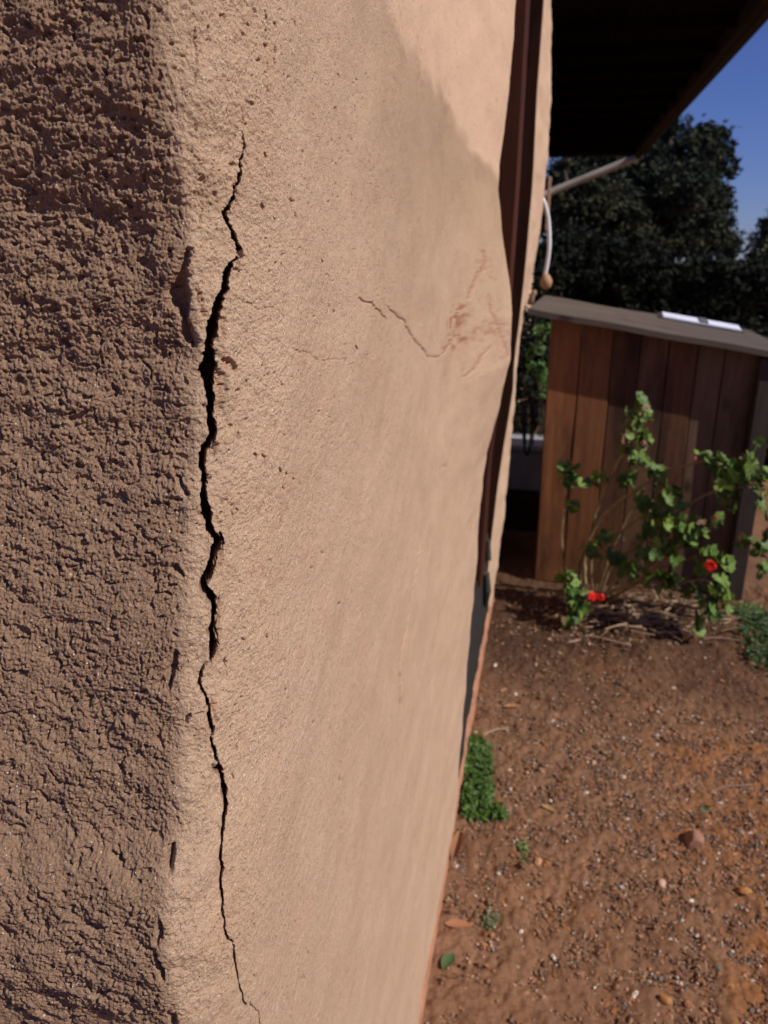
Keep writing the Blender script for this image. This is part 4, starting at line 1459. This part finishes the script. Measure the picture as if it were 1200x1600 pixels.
weed('weed', [(722, 1283), (728, 1160), (738, 1152), (765, 1170), (768, 1215), (772, 1245), (790, 1280), (765, 1285), (740, 1278)], 3800, 'low bright green weed growing against the foot of the cracked wall', 0.035,
     [(0.055, 0.115, 0.014), (0.04, 0.085, 0.010), (0.085, 0.15, 0.02)])
weed('weed', [(1152, 1005), (1160, 985), (1200, 975), (1260, 985), (1260, 1075), (1205, 1062), (1170, 1045)], 2600, 'dark green weed patch on the right edge of the dirt', 0.05, [(0.04, 0.085, 0.014), (0.03, 0.065, 0.012)], (.005, .010))
weed('weed', [(1135, 958), (1160, 945), (1190, 950), (1195, 975), (1160, 985)], 900, 'small yellow green weed tuft beneath the shed post', 0.03, [(0.09, 0.16, 0.03), (0.07, 0.12, 0.03)])
weed('weed', [(812, 1325), (822, 1320), (824, 1338), (816, 1345)], 60, 'tiny sprout beside the orange tan stone', 0.012, [(0.12, 0.17, 0.05)])
weed('weed', [(757, 1435), (772, 1432), (775, 1448), (762, 1452)], 60, 'tiny dull sprout right of the orange brown leaf', 0.012, [(0.10, 0.12, 0.05)])
weed('weed', [(1095, 1255), (1106, 1253), (1108, 1264), (1098, 1266)], 40, 'tiny green sprout above the largest rock', 0.012, [(0.10, 0.16, 0.05)])

# ================================================================== THE GAP between the wall and the shed
gm = MB()
bc = atY(828, 690, 4.5)
gb = empty('storage_bin', (bc.x, 4.5, 0.205), 'blue grey bin standing on an added black box in the gap between wall and shed', 'bin')
gm.box((bc.x - 0.16, 4.35, 0.205), (bc.x + 0.10, 4.65, 0.44), 0.015)
gm.build('body', mat('grey_blue_plastic', (0.26, 0.29, 0.34), 0.6, (0.16, 0.17, 0.2), 6), gb)
gm = MB()
gm.box((bc.x - 0.17, 4.34, 0.442), (bc.x + 0.11, 4.66, 0.475), 0.01)
gm.build('lid', mat('grey_blue_lid', (0.34, 0.37, 0.42), 0.6, (0.2, 0.21, 0.24), 6), gb)
kr = empty('dark_box', (-0.05, 4.4, 0), 'black box added to keep the gap dark under the blue grey bin', 'dark_box')  # added box that fills the foot of the gap with dark
for zz_ in (0.0, 0.07, 0.14):
    gm = MB()
    gm.box((-0.21, 4.25, zz_ + .005), (0.03, 4.26, zz_ + .06), 0.002)
    gm.build('slat', SHADE_WOOD, kr)
gm = MB()
gm.box((-0.205, 4.262, 0.0), (0.025, 4.688, 0.2), 0.003)
gm.build('body', SHADE_WOOD, kr)
gm = MB()
pts = []
for i_ in range(60):
    t = i_ / 59 * 4.5 * math.pi
    c = atY(822 + 7 * math.sin(t) + i_ * .12, 655 - 52 * math.cos(t) + i_ * .3, 4.3 + 0.002 * i_)
    pts.append(c)
gm.tube(pts, 0.006, 7)
tag(gm.build('hose', mat('black_rubber', (0.015, 0.015, 0.016), 0.5), smooth=True), 'black hose hanging in loops in the dark gap beside the shed', 'hose')


def shrub(name, base, label, blobs, n, leaf, cols_, cat='shrub', trunk=None, parts=('foliage', 'stem'), tr=0.15, seed=1, trunk_r=0.02):
    """blobs: (centre, radii).  Leaf-sized faces spread through the volumes, thick twigs inside."""
    r_ = np.random.default_rng(seed)
    e = empty(name, base, label, cat)
    tot = sum(b_[1][0] * b_[1][1] * b_[1][2] for b_ in blobs) ** 1.0
    Vs, Fs, Cs, k0 = [], [], [], 0
    for c, R_ in blobs:
        nb = max(20, int(n * (R_[0] * R_[1] * R_[2]) / tot))
        # sprays: leaves gather round twig ends, which leaves gaps
        ns = max(6, nb // 45)
        d = r_.standard_normal((ns, 3))
        d /= np.linalg.norm(d, axis=1, keepdims=True)
        rad = r_.random((ns, 1)) ** 0.45
        cen = np.array(c) + d * rad * np.array(R_)
        which = r_.integers(0, ns, nb)
        P = cen[which] + r_.standard_normal((nb, 3)) * np.array(R_) * 0.16
        u = r_.standard_normal((nb, 3))
        u /= np.linalg.norm(u, axis=1, keepdims=True)
        v = np.cross(u, r_.standard_normal((nb, 3)))
        v /= np.linalg.norm(v, axis=1, keepdims=True)
        L = leaf * (0.6 + 0.8 * r_.random((nb, 1)))
        q = np.stack([P - u * L, P + v * L * .45, P + u * L, P - v * L * .45], 1)
        Vs.append(q.reshape(-1, 3))
        Fs.append(np.arange(nb * 4).reshape(-1, 4) + k0)
        k0 += nb * 4
        pal = np.array(cols_)
        cc = pal[r_.integers(0, len(pal), ns)][which] * (0.7 + 0.6 * r_.random((nb, 1)))
        Cs.append(np.repeat(cc, 4, 0))
    mesh_np(parts[0], np.vstack(Vs), np.vstack(Fs), TREELEAF, e, tint=np.vstack(Cs))
    m = MB()
    one = parts[1] == 'trunk'
    if trunk is None:
        trunk = []
        for c, R_ in blobs[:6]:
            trunk.append(([Vector(base), Vector(base) * .5 + Vector(c) * .5 + Vector((0.03, 0, -.1 * R_[2])), Vector(c)], trunk_r))
    for pts_, r0 in trunk:
        if not one:
            m = MB()
        sp_ = smooth_path(pts_, 5)
        m.tube(sp_, [r0 * (1 - .75 * i / len(sp_)) for i in range(len(sp_))], 8, (0.07, 0.055, 0.04))
        if not one:
            m.build(parts[1], BARK, e, smooth=True)
    if one:
        m.build(parts[1], BARK, e, smooth=True)
    return e


TREELEAF = vcol_mat('tree_leaf', 0.75, trans=0.12, spec=0.15)
BARK = mat('bark', (0.075, 0.058, 0.045), 0.95, (0.04, 0.032, 0.025), 10, bump=0.01, bscale=20)
g1 = atY(846, 545, 4.6)
shrub('shrub', (g1.x, 4.6, 0), 'green leafy shrub glimpsed in the gap under the shed roof edge',
      [(tuple(atY(848, 515, 4.6)), (.06, .06, .09)), (tuple(atY(840, 565, 4.6)), (.07, .06, .10)), (tuple(atY(850, 600, 4.6)), (.05, .05, .10))], 700, 0.018,
      [(0.08, 0.17, 0.05), (0.12, 0.2, 0.08)], seed=3, trunk_r=.006)

# ================================================================== TREES
G = [(0.028, 0.035, 0.024), (0.02, 0.027, 0.02), (0.042, 0.047, 0.028)]
GB = [(0.010, 0.013, 0.009), (0.007, 0.010, 0.007), (0.014, 0.018, 0.010)]
GO = [(0.055, 0.055, 0.026), (0.04, 0.042, 0.022), (0.026, 0.031, 0.018)]


def tree(name, px, foot_py, Yd, label, blobs_px, n, leaf, cols_, seed, group=None, tr=0.22):
    base = atY(px, foot_py, Yd)
    base.z = 0
    bl_ = []
    k = Yd / FOC * 1.02
    for (x, y, rx, ry, dy) in blobs_px:
        c = atY(x, y, Yd + dy)
        bl_.append((tuple(c), (rx * k, rx * k * .9, ry * k)))
    top = Vector(bl_[0][0])
    fork = Vector((base.x, base.y, 0)) * .45 + Vector((top.x, top.y, top.z)) * .55
    fork.z = min(fork.z, top.z * .5)
    tk = [([Vector((base.x, base.y, -0.1)), Vector((base.x + .1, base.y, fork.z * .5)), fork], tr)]
    for c, R_ in bl_[:14]:
        tk.append(([fork, fork * .5 + Vector(c) * .5 + Vector((0, 0, -.05 * R_[2])), Vector(c)], tr * .55))
    e = shrub(name, (base.x, base.y, 0), label, bl_, n, leaf, cols_, 'tree', tk, ('crown', 'trunk'), seed=seed)
    if group:
        e['group'] = group
    return e


tree('tree', 1000, 400, 24, 'tall dark rounded tree rising above the shed under the end of the eave',
     [(1085, 245, 36, 34, 0), (1050, 205, 24, 26, 1), (1110, 230, 26, 26, 0), (1125, 265, 22, 24, 0), (1060, 290, 44, 34, -1), (1118, 305, 26, 26, 0), (1030, 250, 26, 30, 1), (1095, 340, 44, 30, 0),
      (1135, 330, 16, 18, 0), (1010, 320, 44, 40, 0), (960, 340, 40, 40, -1), (1050, 370, 56, 30, 0), (1048, 180, 10, 12, 1), (1100, 207, 14, 12, 0), (1140, 240, 10, 14, 0), (1110, 380, 40, 26, 0), (900, 270, 40, 34, 0), (960, 270, 44, 34, 0), (1010, 262, 36, 34, 0), (870, 330, 40, 40, 0)],
     52000, 0.075, G, 11)
tree('tree', 900, 400, 17, 'olive toned loose tree behind the downspout',
     [(940, 320, 34, 34, 0), (975, 345, 30, 26, 0), (905, 345, 34, 34, 0), (925, 290, 22, 22, 0), (960, 372, 44, 16, 0), (1000, 372, 30, 18, 0), (885, 300, 20, 26, 0), (1035, 385, 26, 12, 0), (880, 260, 16, 16, 1)],
     12000, 0.055, GO, 12)
tree('tree', 1215, 430, 26, 'sparse pale leaved tree at the right edge of the sky',
     [(1195, 360, 16, 18, 0), (1215, 390, 36, 30, 0), (1180, 395, 14, 10, 0), (1180, 430, 30, 20, 0), (1230, 340, 24, 24, 0), (1200, 455, 30, 20, 0), (1160, 440, 18, 12, 0)],
     9000, 0.07, [(0.11, 0.12, 0.06), (0.07, 0.08, 0.045), (0.05, 0.06, 0.035)], 13, tr=.12)
hb = []
rr_ = random.Random(3)
for i_ in range(28):
    x = 790 + i_ * 20
    if x < 1010:
        hb.append((tuple(atY(x, 392 + rr_.uniform(-8, 8), 13.6)), (.5, .5, .34)))
    hb.append((tuple(atY(x, 425 + rr_.uniform(-6, 12) + (14 if x > 1130 else 0), 13 + rr_.uniform(-.5, .5))), (.5, .5, .36)))
    hb.append((tuple(atY(x + 8, 480 + rr_.uniform(-8, 8), 13)), (.5, .5, .5)))
    hb.append((tuple(atY(x + 4, 540, 13)), (.5, .5, .6)))
he = shrub('hedge', (atY(1000, 500, 13).x, 13, 0), 'long black green hedge behind the shed', hb, 60000, 0.05, GB, 'hedge',
           [([Vector((atY(840 + k * 70, 500, 13).x, 13, 0)), Vector((atY(845 + k * 70, 500, 13).x, 13, .6)), Vector((atY(850 + k * 70, 500, 13).x, 13.05, 1.2))], .04) for k in range(7)], seed=21)
lo_ = []  # shrub added behind the shed to darken the open gap
for i_ in range(9):
    lo_.append(((-0.2 + i_ * 0.28, 5.9 + .1 * (i_ % 3), 0.35), (.24, .2, .38)))
    lo_.append(((-0.1 + i_ * 0.28, 5.95, 0.8), (.2, .2, .28)))
for i_ in range(6):
    lo_.append(((-0.22 + .06 * (i_ % 3), 5.3, 0.25 + .2 * i_), (.14, .12, .16)))
shrub('shrub', (0.8, 5.9, 0), 'low dark shrub added behind the shed to darken the gap', lo_, 24000, 0.03, GB, seed=8, trunk_r=.012)
# a solid dark heart keeps the hedge opaque
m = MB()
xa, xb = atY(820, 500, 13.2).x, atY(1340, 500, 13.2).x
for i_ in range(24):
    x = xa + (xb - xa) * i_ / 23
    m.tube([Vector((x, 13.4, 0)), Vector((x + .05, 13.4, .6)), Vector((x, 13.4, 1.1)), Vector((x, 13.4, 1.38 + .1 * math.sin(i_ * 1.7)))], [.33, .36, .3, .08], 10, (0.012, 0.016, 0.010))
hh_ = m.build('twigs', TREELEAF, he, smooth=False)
print('verts', sum(len(o.data.vertices) for o in S.objects if o.type == 'MESH'))
